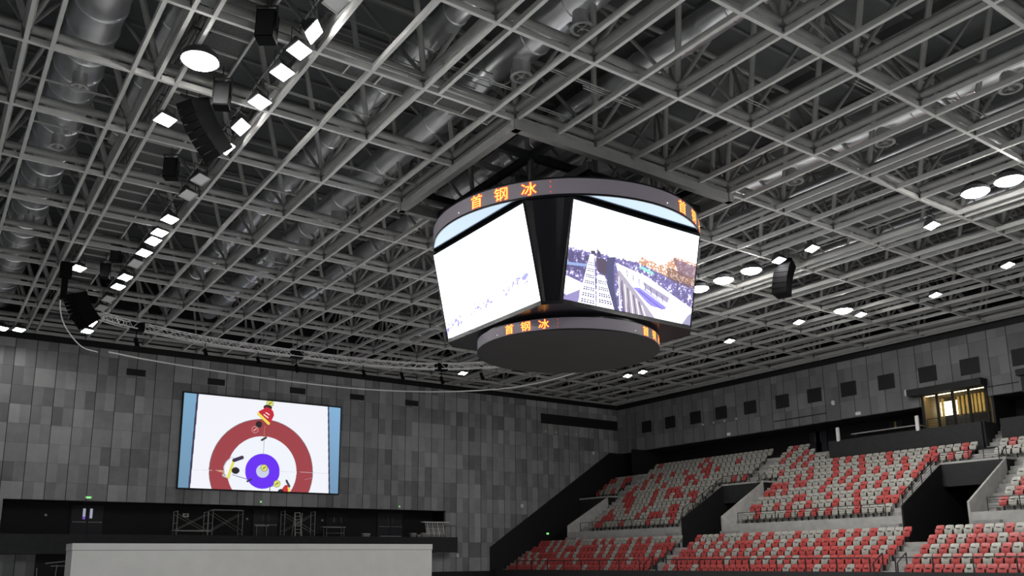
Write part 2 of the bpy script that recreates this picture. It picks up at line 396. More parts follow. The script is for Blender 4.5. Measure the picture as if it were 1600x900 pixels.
# ------------------------------------------------------------------ catwalks
def catwalk(label, x0, x1, y0, y1, z, along='y'):
    t = thing('catwalk', label, 'catwalk', ((x0+x1)/2, (y0+y1)/2, z))
    L = (y1-y0) if along == 'y' else (x1-x0); n = int(L/1.0); n = max(n, 1); st = L/n
    for i in range(n):
        a = (y0 if along == 'y' else x0)+i*st
        if along == 'y': MB().box(x0+.06, a+.03, z, x1-.06, a+st-.03, z+.03).build('grating_panel', 'grating', t)
        else: MB().box(a+.03, y0+.06, z, a+st-.03, y1-.06, z+.03).build('grating_panel', 'grating', t)
    mb = MB()
    for i in range(n+1):
        a = (y0 if along == 'y' else x0)+i*st
        if along == 'y': mb.box(x0, a-.025, z-.06, x1, a+.025, z+.02)
        else: mb.box(a-.025, y0, z-.06, a+.025, y1, z+.02)
    if along == 'y': mb.box(x0-.04, y0, z-.1, x0+.03, y1, z+.05); mb.box(x1-.03, y0, z-.1, x1+.04, y1, z+.05)
    else: mb.box(x0, y0-.04, z-.1, x1, y0+.03, z+.05); mb.box(x0, y1-.03, z-.1, x1, y1+.04, z+.05)
    mb.build('frame', 'bar', t)
    for s_ in (0, 1):
        mb = MB()
        for h in (.55, 1.1):
            if along == 'y': xx = x0 if s_ == 0 else x1; mb.tube((xx, y0, z+h), (xx, y1, z+h), .02, 6)
            else: yy = y0 if s_ == 0 else y1; mb.tube((x0, yy, z+h), (x1, yy, z+h), .02, 6)
        for i in range(0, n+1, 2):
            a = (y0 if along == 'y' else x0)+i*st
            if along == 'y': mb.tube((xx, a, z), (xx, a, z+1.1), .018, 5)
            else: mb.tube((a, yy, z), (a, yy, z+1.1), .018, 5)
        mb.build('handrail', 'steel', t)
catwalk('long left catwalk with mesh panels carrying the floodlight row', 5.45, 6.75, 14, 59, 15.15)
catwalk('long catwalk right of the scoreboard carrying bright lamps', 34.0, 35.2, 6, 59, 15.15)
catwalk('long catwalk over the right seating carrying square floodlights', 43.9, 45.0, 8, 59, 15.15)
for x_, y0_, y1_, l_ in ((7.6, -6, 59, 'lamp rail on the right side of the left catwalk'), (5.42, 14, 59, 'lamp rail on the left side of the left catwalk'), (33.4, -6, 59, 'lamp rail left of the catwalk beside the scoreboard'), (35.4, 6, 59, 'lamp rail right of the catwalk beside the scoreboard'), (43.65, 8, 59, 'left lamp rail over the right seating'), (45.4, 8, 59, 'right lamp rail over the right seating'), (20.5, -8, 6, 'lamp rail overhead behind the viewpoint')):
    o = thing('lamp_rail', l_, 'rail', (x_, (y0_+y1_)/2, 15.0)); MB().tube((x_, y0_, 15.0), (x_, y1_, 15.0), .03, 6).build('rail_pipe', 'steel', o)
    y = math.ceil((y0_-Y0)/DB); 
    while NY(y) < y1_: MB().bar((x_-.5, NY(y), 14.985), (x_+.5, NY(y), 14.985), .05, .12).build('rail_bracket', 'steel', o); y += 2
catwalk('short cross catwalk of mesh panels leading to the scoreboard opening', 8.4, 14.9, 21.45, 22.55, 14.85, 'x')

# ------------------------------------------------------------------ floodlights
def flood_proto(lens):
    t = thing('floodlight', 'proto', 'floodlight', (0,0,0))
    a, b, h = .30, .25, .26
    mb = MB(); B = [(-a,-b,0),(a,-b,0),(a,b,0),(-a,b,0)]; T = [(-a*.62,-b*.6,h),(a*.62,-b*.6,h),(a*.62,b*.6,h),(-a*.62,b*.6,h)]
    mb.add(B+T, [(4,5,6,7),(0,1,5,4),(1,2,6,5),(2,3,7,6),(3,0,4,7)], 0)
    mb.box(-.10, -.09, h-.01, .10, .09, h+.16); mb.build('housing', 'housing', t)
    mb = MB(); 
    for s_ in ((-a,-b,a,-b+.02),(-a,b-.02,a,b),(-a,-b,-a+.02,b),(a-.02,-b,a,b)): mb.box(s_[0], s_[1], -.03, s_[2], s_[3], .005)
    mb.build('visor', 'reflector', t)
    MB().box(-a+.022, -b+.022, .004, a-.022, b-.022, .012).build('lens', lens, t)
    mb = MB(); mb.bar((-a-.03, 0, .08), (-a-.03, 0, .52), .03, .01, up=(0,1,0)); mb.bar((a+.03, 0, .08), (a+.03, 0, .52), .03, .01, up=(0,1,0)); mb.box(-a-.04, -.02, .52, a+.04, .02, .54)
    mb.tube((0, 0, .53), (0, 0, .80), .018, 6); mb.box(-.22, -.03, .78, .22, .03, .82); mb.build('yoke', 'housing', t)
    return t
def bay_proto(r):
    t = thing('high_bay_lamp', 'proto', 'lamp', (0,0,0))
    MB().ring([(r, 0), (r*.95, .18), (r*.45, .42), (r*.2, .44), (0.01, .44), (.01, .40), (r*.4, .38), (r*.88, .15), (r*.94, 0)], (0,0,0), n=28).build('housing', 'housing', t)
    MB().ring([(.01, -.16), (r*.45, -.14), (r*.8, -.06), (r*.93, .05), (r*.93, .08), (.01, .08)], (0,0,0), n=28).build('lens', 'bay', t)
    mb = MB(); mb.tube((0,0,.42), (0,0,1.0), .03, 6); mb.box(-.25,-.04,.97,.25,.04,1.02); mb.build('stem', 'housing', t)
    return t
PF, PD, PBY = flood_proto('lens'), flood_proto('dimlens'), bay_proto(.54)
used = {}
def put(proto, loc, tilt, rz, label, group):
    o = proto if proto.name not in used else copy_tree(proto); used[proto.name] = 1
    if o is proto: used[o.name] = 1
    o.location = loc; o.rotation_euler = (0, 0, rz); o['label'] = label
    for c_ in o.children:
        if c_.name.split('.')[0] in ('housing', 'visor', 'lens') and tilt[0]: c_.rotation_euler = (-tilt[0]-R(12), 0, 0); o['group'] = group
    return o
R = math.radians
gl_ = 'floodlights along the left catwalk'
lit = [((7.6,20.1,14.2),(R(38),0),R(52),'lit square floodlight above the uppermost node of the left catwalk row, tilted upright'),
 ((7.6,21.15,14.2),(R(8),0),R(27),'lit square floodlight just below the upright one at the top of the left row'),
 ((7.6,22.5,14.2),(R(6),0),R(27),'lit square floodlight, third down the left catwalk row from the top'),
 ((7.6,24.5,14.2),(R(5),0),R(27),'lit square floodlight, fourth down the left catwalk row, right of the black speakers'),
 ((7.6,26.4,14.2),(R(28),0),R(42),'small upright lit floodlight directly right of the big curved speaker array'),
 ((7.6,28.1,14.2),(R(22),0),R(34),'lit floodlight just below the tail of the big curved speaker array'),
 ((5.42,27.3,14.2),(R(3),0),R(22),'lit floodlight left of the big curved speaker array'),
 ((7.6,35.8,14.2),(R(5),0),R(26),'lit floodlight, uppermost of the tight cluster halfway down the left row'),
 ((7.6,37.6,14.2),(R(5),0),R(24),'lit floodlight, second of the tight cluster halfway down the left row'),
 ((7.6,38.8,14.2),(R(14),0),R(30),'lit floodlight, third of the tight cluster halfway down the left row'),
 ((7.6,40.6,14.2),(R(8),0),R(26),'lit floodlight, lowest of the tight cluster halfway down the left row'),
 ((5.42,44.6,14.2),(R(5),0),R(27),'lone lit floodlight left of the catwalk above the far curved speaker array'),
 ((7.6,44.8,14.2),(R(8),0),R(30),'lit floodlight right of two black speaker boxes far down the left row'),
 ((7.6,46.6,14.2),(R(6),0),R(27),'lit floodlight, lowest lit one before the far curved speaker array'),
 ((7.6,55.8,13.9),(R(6),0),R(22),'lit floodlight, lowest of three beneath the far curved speaker array'),
 ((7.6,54.7,14.2),(R(10),0),R(28),'lit floodlight, left one of three beneath the far curved speaker array'),
 ((7.6,55.1,14.2),(R(10),0),R(16),'lit floodlight, right one of three beneath the far curved speaker array'),
 ((4.19,58.07,14.0),(R(2),0),R(20),'lit floodlight above the far wall near the left edge of the picture'),
 ((3.3,58.3,14.0),(R(2),0),R(20),'lit floodlight cut by the left edge of the picture')]
dim = [((7.6,18.6,14.2),(R(10),0),R(22),'unlit pale floodlight cut by the top edge right of the black speaker'),
 ((7.6,31.2,14.2),(R(12),0),R(32),'unlit floodlight halfway down the left row beside a lone black speaker box'),
 ((7.6,32.9,14.2),(R(10),0),R(28),'unlit floodlight just above the tight lit cluster of the left row'),
 ((7.6,42.4,14.2),(R(20),0),R(30),'unlit floodlight right of two black speaker boxes far down the left row'),
 ((7.6,49.2,14.2),(R(15),0),R(28),'unlit floodlight, upper one right of the far curved speaker array'),
 ((7.6,51.2,14.2),(R(15),0),R(28),'unlit floodlight, lower one right of the far curved speaker array')]
for a in lit: put(PF, *a, gl_)
for a in dim: put(PD, *a, gl_)
gr_ = 'floodlights over the right seating'
for a in [((35.4,18.2,14.2),(R(4),0),0,'lit floodlight below the pair of glaring lamps at the right edge'),
 ((33.4,22.9,14.2),(R(4),0),0,'lit floodlight, upper of two beside the right hanging speaker array'),
 ((33.4,24.8,14.2),(R(4),0),0,'lit floodlight, lower of two beside the right hanging speaker array'),
 ((45.4,23.6,14.2),(R(2),0),0,'lit floodlight over the right seating, halfway between two round lamps'),
 ((43.65,18.9,14.2),(R(2),0),0,'lit floodlight near the right edge over the seating'),
 ((45.4,28.2,14.2),(R(2),0),0,'lit floodlight just right of the small round glaring lamp'),
 ((43.65,31.3,14.2),(R(2),0),0,'lit floodlight left of the small round glaring lamp'),
 ((43.65,36.8,14.2),(R(2),0),0,'lit floodlight alone over the middle of the seating'),
 ((45.4,48.7,14.2),(R(2),0),0,'lit floodlight, left of a pair seen under the scoreboard disc'),
 ((45.4,47.0,14.2),(R(2),0),0,'lit floodlight, right of a pair seen under the scoreboard disc'),
 ((33.4,54.1,14.0),(R(2),0),0,'lit floodlight behind the curved truss just left of the scoreboard disc')]: put(PF, *a, gr_)
gb_ = 'glaring round lamps'
for a in [((5.42,23.2,14.15),'glaring round lamp at the upper left above the black speakers'),
 ((33.4,15.3,14.15),'glaring round lamp, left of the big pair at the right edge'),
 ((33.4,14.0,14.15),'glaring round lamp, right of the big pair at the right edge'),
 ((33.4,26.5,14.15),'glaring round lamp, nearest the right hanging speaker array'),
 ((33.4,28.3,14.15),'glaring round lamp, middle of the three right of the scoreboard'),
 ((33.4,30.0,14.15),'glaring round lamp partly behind the right edge of the scoreboard screen'),
 ((43.65,28.2,14.15),'small glaring round lamp over the middle of the seating')]: put(PBY, a[0], (0,0), 0, a[1], gb_)

for x, y, l_ in ((7.6, 7, 'the left row, the one nearer the picture'), (7.6, -2, 'the left row, the one farther back'), (20.5, 3, 'the middle row, the one nearer the picture'), (33.4, 7, 'the right row, the one nearer the picture'), (33.4, -3, 'the right row, the one farther back'), (20.5, -6, 'the middle row, the one farther back')):
    put(PBY, (x, y, 14.0), (0,0), 0, 'added fill lamp out of view in '+l_, 'added fill lamps behind the viewpoint')  # unseen lamps added to brighten the surfaces that face the viewpoint

# ------------------------------------------------------------------ loudspeakers
def line_array(label, top, bot, w, n, yaw, dep=.5):
    t = thing('line_array_speaker', label, 'speaker', top)
    a = Vector(top); b = Vector(bot); 
    for i in range(n):
        f0, f1 = i/n, (i+1)/n; bow = lambda f: Vector((-.12*math.sin(math.pi*f), 0, 0))
        p0 = a.lerp(b, f0)+bow(f0); p1 = a.lerp(b, f1)+bow(f1); d = (p1-p0)
        side = Vector((math.cos(yaw), math.sin(yaw), 0)); dn = d.normalized(); fw = dn.cross(side).normalized(); side = fw.cross(dn).normalized()
        mb = MB(); c0, c1 = p0+dn*.002, p1-dn*.002
        q = lambda c, s1: [c-side*(w/2)-fw*(dep/2), c+side*(w/2)-fw*(dep/2), c+side*(w/2*.86)+fw*(dep/2), c-side*(w/2*.86)+fw*(dep/2)]
        mb.hexa(q(c1, 0), q(c0, 0), 0); mb.build('speaker_module', 'speaker', t)
    mb = MB(); mb.box(a.x-w/2, a.y-.04, a.z+.02, a.x+w/2, a.y+.04, a.z+.1); mb.tube((a.x-.2, a.y, a.z+.1), (a.x-.2, a.y, 15.1), .02, 6); mb.tube((a.x+.2, a.y, a.z+.1), (a.x+.2, a.y, 15.1), .02, 6)
    mb.build('hanging_frame', 'housing', t); return t
line_array('big curved black speaker array hanging under the upper left catwalk', (5.95,26.03,14.45), (7.0,26.4,13.0), .80, 8, R(20), .72)
line_array('far curved black speaker array above the left end of the curved truss', (6.0,49.7,14.4), (6.95,50.1,12.9), 1.0, 9, R(20), .9)
line_array('smoky black speaker array hanging right of the scoreboard', (34.3,25.0,14.3), (33.7,25.0,12.5), .8, 7, R(15), .7)
def spk_box(label, x, y, z, s_, rz):
    t = thing('speaker_box', label, 'speaker', (x, y, z), rz)
    w, d, h = s_*.5, s_*.45, s_
    mb = MB(); mb.hexa([(-w/2,-d/2,-h*.9),(w/2,-d/2,-h*.9),(w/2,d/2,-h*.9),(-w/2,d/2,-h*.9)], [(-w/2,-d/2+.12,0),(w/2,-d/2+.12,0),(w/2,d/2+.1,0),(-w/2,d/2+.1,0)])
    mb.build('cabinet', 'speaker', t, world=False)
    mb = MB(); mb.hexa([(-w*.45,-d/2-.015,-h*.86),(w*.45,-d/2-.015,-h*.86),(w*.45,-d/2+.01,-h*.86),(-w*.45,-d/2+.01,-h*.86)], [(-w*.45,-d/2+.10,-.04),(w*.45,-d/2+.10,-.04),(w*.45,-d/2+.13,-.04),(-w*.45,-d/2+.13,-.04)])
    mb.build('grille', 'spk_face', t, world=False)
    mb = MB(); mb.bar((-w/2-.03,0,-.5*h), (-w/2-.03,0,.15), .03, .05); mb.bar((w/2+.03,0,-.5*h), (w/2+.03,0,.15), .03, .05); mb.box(-w/2-.05,-.03,.14,w/2+.05,.03,.17)
    mb.tube((0,0,.15), (0,0,15.19-z), .022, 6); mb.build('bracket', 'housing', t, world=False)
spk_box('black speaker box right above the big curved array', 6.5, 24.74, 14.6, .95, R(-25))
spk_box('black speaker box at the top edge left of the upright floodlight', 6.5, 20.73, 14.75, 1.0, R(-35))
spk_box('lone black speaker box halfway down the left catwalk', 6.5, 31.1, 14.7, .9, R(-30))
spk_box('upper black speaker box of two far down the left catwalk', 6.6, 41.7, 14.7, .9, R(-30))
spk_box('lower black speaker box of two far down the left catwalk', 6.6, 44.4, 14.6, .85, R(-20))

# ------------------------------------------------------------------ curved truss, track and cable
def polytube(mb, pts, r, n=6):
    for a, b in zip(pts[:-1], pts[1:]): mb.tube(a, b, r, n)
def smooth(pts, k=6):
    P_ = [Vector(p) for p in pts]; P_ = [P_[0]*2-P_[1]]+P_+[P_[-1]*2-P_[-2]]; out = []
    for i in range(1, len(P_)-2):
        for q in range(k):
            t = q/k; a, b, c, d = P_[i-1:i+3]
            out.append(.5*((2*b)+(c-a)*t+(2*a-5*b+4*c-d)*t*t+(3*b-a-3*c+d)*t**3))
    out.append(P_[-2]); return out
tp = smooth([(7.3,49.6,13.3),(9.1,50.6,13.3),(12.8,51.7,13.3),(15.6,52.1,13.3),(20.1,52.2,13.3),(25.0,51.9,13.3),(29,50.6,13.3),(31.7,48.3,13.3),(34,45,13.3),(36,41,13.3)], 5)
t = thing('curved_truss', 'pale curved box truss hanging below the frame before the far wall', 'truss', (20, 52, 13.3))
W2 = .19
ch = {}
for s1 in (-1, 1):
    for s2 in (-1, 1):
        pp = []
        for i, p in enumerate(tp):
            d = (tp[min(i+1, len(tp)-1)]-tp[max(i-1, 0)]).normalized(); sd = Vector((-d.y, d.x, 0))
            pp.append(p+sd*(W2*s1)+Vector((0,0,W2*s2)))
        ch[s1, s2] = pp; mb = MB(); polytube(mb, pp, .034, 6); mb.build('truss_chord', 'truss', t)
mb = MB()
for side in ((-1,-1,-1,1), (1,-1,1,1), (-1,-1,1,-1), (-1,1,1,1)):
    A, B = ch[side[0], side[1]], ch[side[2], side[3]]
    for i in range(len(A)-1):
        for q in range(1):
            a0 = A[i]; b1 = B[i].lerp(B[i+1], .5); a2 = A[i+1]
            mb.tube(a0, b1, .02, 4, caps=False); mb.tube(b1, a2, .02, 4, caps=False)
tag(mb.build('truss_lacing', 'truss', t), kind='stuff')
mb = MB()
for p in tp[2::5]: mb.tube(p+Vector((0,0,W2)), (p.x, p.y, 14.4), .012, 5)
mb.build('hanger', 'housing', t)
for x, y, l in ((9.45,50.8,'leftmost black motor box on the curved truss'), (19.54,52.3,'middle black motor box on the curved truss'), (29.4,50.5,'rightmost black motor box on the curved truss')):
    o = thing('motor_box', l, 'hoist', (x, y, 13.3), group='motor boxes on the curved truss')
    mb = MB().box(x-.38, y-.27, 13.02, x+.38, y+.27, 13.5); mb.box(x-.3, y-.3, 13.06, x+.3, y+.3, 13.46); mb.build('box_body', 'speaker', o)
    MB().tube((x, y, 13.45), (x, y, 14.4), .02, 6).build('hoist_chain', 'housing', o)
    mb = MB(); mb.tube((x, y, 13.05), (x, y, 12.6), .03, 6); mb.ball((x, y, 12.5), .14); mb.tube((x, y, 12.45), (x+.1, y-.1, 12.1), .11, 8, r1=.14); mb.build('spot_head', 'speaker', o)
for i, (x, y) in enumerate(((13.6,51.9),(17.0,52.3),(24.2,52.1),(26.8,51.5),(31.5,48.6))):
    o = thing('moving_spotlight', 'small black spotlight hanging under the curved truss, %s from the left' % ORD[i], 'spotlight', (x, y, 13.0), group='spotlights under the curved truss')
    MB().tube((x, y, 13.1), (x, y, 12.75), .03, 6).build('clamp', 'housing', o)
    mb = MB().ball((x, y, 12.68), .13); mb.tube((x, y, 12.66), (x+.08, y-.12, 12.3), .10, 8, r1=.14); mb.build('head', 'speaker', o)
t = thing('curved_track', 'thin white curved rail crossing before the far wall above the big screen', 'rail', (20, 51.5, 11.5))
tk = smooth([(8,50.3,11.5),(10.9,51.3,11.5),(16.9,52.4,11.5),(22.2,52.6,11.5),(25.9,52.0,11.5),(29.7,50.1,11.5),(32.6,46.7,11.5),(33.4,42.3,11.5),(33,38,11.5)], 6)
mb = MB(); polytube(mb, tk, .042, 6); mb.build('rail_tube', 'truss', t)
mb = MB()
for p in tk[3::6]: mb.tube(p, (p.x, p.y, 14.4), .006, 4)
mb.build('suspension_wire', 'housing', t)
t = thing('hanging_cable', 'white cable looping down at the left end of the truss', 'cable', (4.6, 44, 13))
mb = MB(); cb = smooth([(5.26,44.2,14.4),(4.9,44.2,14.1),(4.75,44.3,12.6),(5.0,45.5,11.9),(5.6,47.2,11.55),(6.5,49.0,11.3),(7.4,50.0,11.35)], 6); polytube(mb, cb, .03, 6); mb.build('cable', 'truss', t)
mb = MB(); mb.box(4.72, 44.05, 12.4, 4.98, 44.35, 13.9); mb.box(4.6,43.9,13.5,5.1,44.4,14.2); mb.build('cable_box', 'speaker', t)

# small pipe pairs laid on the grid
pn = 0
for (x, y, L) in ((11.0,21.0,4.2),(13.3,20.0,3.6),(16.0,18.4,3.4),(17.2,18.6,2.6),(9.4,24.1,3.6),(13.6,27.9,3.6),(21.6,16.2,2.6),(27.6,12.4,2.2),(9.8,31.5,3.4),(13.5,33.2,3.2),(3.1,30.6,2.8),(2.4,27.6,3.2),(17.0,20.4,3.2),(10.0,37,3),(14.3,39.6,3),(24,13.6,2.4)):
    o = thing('sprinkler_pipe', 'thin pale pipe pair laid across the ceiling channels, %s of its kind' % ORD[pn], 'pipe', (x, y, 14.6), group='thin pipes on the ceiling grid'); pn += 1
    o['label'] = 'thin pale pipe pair laid across the light grey ceiling channels'
    MB().tube((x-L/2, y, 14.62), (x+L/2, y, 14.62), .022, 6).build('pipe', 'galv', o)
    mb = MB().tube((x-L/2+.15, y+.16, 14.66), (x+L/2-.3, y+.16, 14.66), .018, 6); mb.tube((x, y, 14.6), (x, y, 14.42), .012, 5); mb.build('branch_pipe', 'galv', o)

# ------------------------------------------------------------------ scoreboard support frame
o = thing('scoreboard_support_frame', 'heavy grey rectangular beam frame over the central scoreboard', 'frame', (20.45, 25.3, 14.3))
for a in (((FX0-.18,FY0),(FX1+.18,FY0)), ((FX0-.18,FY1),(FX1+.18,FY1)), ((FX0,FY0-.18),(FX0,FY1+.18)), ((FX1,FY0-.18),(FX1,FY1+.18))):
    MB().bar((*a[0], 14.2), (*a[1], 14.2), .26, .34).build('edge_beam', 'steel', o)
for x_ in (FX0, NX(3), NX(4), FX1):
    for y_ in (FY0, FY1): MB().box(x_-.07, y_-.07, 14.36, x_+.07, y_+.07, 14.72).build('hanger_post', 'steel', o)
for a in (((FX0+1.7,FY0),(FX0+1.7,FY1)), ((FX1-1.7,FY0),(FX1-1.7,FY1)), ((FX0,FY0+1.5),(FX1,FY0+1.5)), ((FX0,FY1-1.5),(FX1,FY1-1.5))):
    MB().bar((*a[0], 14.22), (*a[1], 14.22), .2, .28).build('inner_beam', 'dark', o)
CX, CY = 20.45, 25.3
sb = thing('scoreboard', 'large hanging four-sided scoreboard with curved LED bands and bright screens', 'scoreboard', (CX, CY, 8))
mb = MB()     # lattice hanger between the frame and the ring
for a in range(8):
    t0 = R(22.5+45*a); p = (CX+4.6*math.cos(t0), CY+4.6*math.sin(t0)); q = (CX+3.2*math.cos(t0), CY+3.0*math.sin(t0))
    mb.tube((*p, 12.8), (*q, 14.15), .06, 6); t1 = R(22.5+45*(a+1)); p2 = (CX+4.6*math.cos(t1), CY+4.6*math.sin(t1))
    mb.tube((*p, 12.9), (*p2, 12.9), .06, 6); mb.tube((*q, 14.1), (*p2, 12.9), .04, 6)
    mb.bar((*p, 13.1), (*p2, 13.1), .08, .12)
for s_ in (-1, 1):
    mb.bar((CX-3.6, CY+s_*1.5, 13.7), (CX+3.6, CY+s_*1.5, 13.7), .22, .3); mb.bar((CX+s_*1.9, CY-3.9, 13.75), (CX+s_*1.9, CY+3.9, 13.75), .22, .3)
    for s2 in (-1, 1): mb.bar((CX+s_*1.9, CY+s2*1.5, 12.6), (CX+s_*1.9, CY+s2*1.5, 14.2), .18, .18, up=(0,1,0)); mb.tube((CX+s_*1.9, CY+s2*1.5, 13.6), (CX+s_*3.6, CY+s2*3.4, 12.8), .07, 6)
for s_ in (-1, 1):
    for s2 in (-1, 1): mb.bar((CX+s_*3.55, CY+s2*2.548, 12.85), (CX+s_*3.55, CY+s2*2.548, 14.3), .16, .16, up=(0,1,0))
mb.build('hanger_lattice', 'dark', sb)
RT, RB_ = 5.3, 3.55
band = MB().ring([(RT, 12.24), (RT, 12.80), (RT-.12, 12.80), (RT-.12, 12.24)], (CX, CY, 0), n=144); upper = band.build('upper_led_band', 'led', sb)
mb = MB().ring([(RT+.012, 12.80), (RT+.012, 12.86), (RT-.2, 12.86), (RT-.2, 12.80)], (CX, CY, 0), n=96); mb.ring([(RT+.012, 12.165), (RT+.012, 12.24), (RT-.03, 12.24), (RT-.03, 12.165)], (CX, CY, 0), n=96); mb.build('band_edge', 'gblack', upper)
MB().ring([(.05, 12.30), (RT-.12, 12.30), (RT-.12, 12.78), (.05, 12.78)], (CX, CY, 0), n=96).build('core_drum', 'dark', sb)
MB().ring([(.05, 12.175), (RT-.035, 12.175), (RT-.035, 12.21), (.05, 12.21)], (CX, CY, 0), n=96).build('glossy_soffit', 'gloss', sb)
lower = MB().ring([(RB_, 7.95), (RB_, 8.36), (RB_-.1, 8.36), (RB_-.1, 7.95)], (CX, CY, 0), n=120).build('lower_led_band', 'led', sb)
MB().ring([(.02, 7.9), (RB_+.01, 7.9), (RB_+.01, 7.95), (.02, 7.95)], (CX, CY, 0), n=96).build('bottom_disc', 'disc', sb)
MB().ring([(.02, 8.36), (RB_-.05, 8.36), (RB_-.05, 8.5), (.02, 8.5)], (CX, CY, 0), n=96).build('lower_drum', 'gblack', sb)
# bottom plate: square with rounded corners
HT, HB, HW, ZT_, ZB_ = 4.32, 3.62, 3.07, 12.02, 8.66
pts = []
for q in range(4):
    a = math.pi/2*q
    def rot(p): return (CX+p[0]*math.cos(a)-p[1]*math.sin(a), CY+p[0]*math.sin(a)+p[1]*math.cos(a))
    pts.append(rot((HB, -HW))); pts.append(rot((HB, HW)))
    t0 = math.atan2(HW, HB); r0 = math.hypot(HW, HB)
    for s_ in range(1, 6): tt = t0+(math.pi/2-2*t0)*s_/6; pts.append(rot((r0*math.cos(tt), r0*math.sin(tt))))
MB().prism(pts, 'z', 8.50, 8.62).build('bottom_plate', 'gblack', sb)
# black body (column between the screens) : frustum following the screen planes with round corners
vs = []; nn = 0
for zz, off in ((ZB_-.04, HB), (12.2, HT+.03)):
    ring_ = []
    for q in range(4):
        a = math.pi/2*q; w = HW
        loc = [(off-.06, -w), (off-.06, w)]; t0 = math.atan2(w, off-.06); r0 = math.hypot(w, off-.06)
        for s_ in range(1, 6): tt = t0+(math.pi/2-2*t0)*s_/6; loc.append((r0*math.cos(tt)*.985, r0*math.sin(tt)*.985))
        for p in loc: ring_.append((CX+p[0]*math.cos(a)-p[1]*math.sin(a), CY+p[0]*math.sin(a)+p[1]*math.cos(a), zz))
    vs += ring_; nn = len(ring_)
MB().add(vs, [(i, (i+1)%nn, nn+(i+1)%nn, nn+i) for i in range(nn)]+[tuple(range(nn-1,-1,-1)), tuple(range(nn, 2*nn))], 0).build('black_body', 'gblack', sb)

def ell(img, X, Y, cx, cy, rx, ry, col, a=1., soft=.0):
    d = np.sqrt(((X-cx)/rx)**2+((Y-cy)/ry)**2); m = np.clip((1-d)/max(soft, 1e-4)+.5, 0, 1)*a if soft else (d < 1)*a
    img[:] = img*(1-m[..., None])+np.array(col)*m[..., None]
def poly(img, X, Y, pts, col, a=1.):
    ins = np.zeros(X.shape, bool); n = len(pts)
    for i in range(n):
        x1, y1 = pts[i]; x2, y2 = pts[(i+1) % n]
        if y1 == y2: continue
        c = ((y1 > Y) != (y2 > Y)) & (X < (x2-x1)*(Y-y1)/(y2-y1)+x1); ins ^= c
    m = ins*a; img[:] = img*(1-m[..., None])+np.array(col)*m[..., None]
def line(img, X, Y, p, q, w, col, asp=1., a=1.):
    dx, dy = (q[0]-p[0])*asp, q[1]-p[1]; L2 = dx*dx+dy*dy
    t = np.clip((((X-p[0])*asp)*dx+(Y-p[1])*dy)/L2, 0, 1); d = np.hypot((X-p[0])*asp-t*dx, (Y-p[1])-t*dy)
    m = (d < w)*a; img[:] = img*(1-m[..., None])+np.array(col)*m[..., None]
def vnoise(w, h, cell, rng):
    gw, gh = int(w/cell)+3, int(h/cell)+3; g_ = rng.random((gh, gw))
    x = np.arange(w)/cell; y = np.arange(h)/cell; xi = x.astype(int); yi = y.astype(int); fx = x-xi; fy = y-yi
    fx = fx*fx*(3-2*fx); fy = fy*fy*(3-2*fy)
    a = g_[np.ix_(yi, xi)]; b = g_[np.ix_(yi, xi+1)]; c = g_[np.ix_(yi+1, xi)]; d = g_[np.ix_(yi+1, xi+1)]
    return (a*(1-fx)+b*fx)*(1-fy)[:, None]+(c*(1-fx)+d*fx)*fy[:, None]
def screen_mesh(name, img, bl, br, tr_, tl, parent, power=1.):
    h, w = img.shape[:2]; off = np.array(parent_loc(parent))
    u = np.linspace(0, 1, w+1)[None, :, None]; v = np.linspace(0, 1, h+1)[:, None, None]
    P_ = (1-u)*(1-v)*np.array(bl)+u*(1-v)*np.array(br)+u*v*np.array(tr_)+(1-u)*v*np.array(tl)-off
    me = bpy.data.meshes.new(name); i = np.arange(w)[None, :]+(w+1)*np.arange(h)[:, None]
    F = np.stack([i, i+1, i+w+2, i+w+1], -1).reshape(-1, 4)
    me.vertices.add((w+1)*(h+1)); me.vertices.foreach_set('co', P_.reshape(-1).astype(np.float32))
    me.loops.add(F.size); me.loops.foreach_set('vertex_index', F.reshape(-1).astype(np.int32))
    me.polygons.add(len(F)); me.polygons.foreach_set('loop_start', np.arange(0, F.size, 4, dtype=np.int32))
    me.update(calc_edges=True)
    at = me.color_attributes.new('picture', 'FLOAT_COLOR', 'CORNER')
    col = np.ones((len(F), 4, 4), np.float32); col[..., :3] = (img.reshape(-1, 3)*power)[:, None, :]
    at.data.foreach_set('color', col.reshape(-1)); me.materials.append(M['picture'])
    o = bpy.data.objects.new(name, me); C.objects.link(o); o.parent = parent; return o
def lin(r, g_, b): return tuple(((c/255)/12.92 if c < 10 else ((c/255+.055)/1.055)**2.4) for c in (r, g_, b))
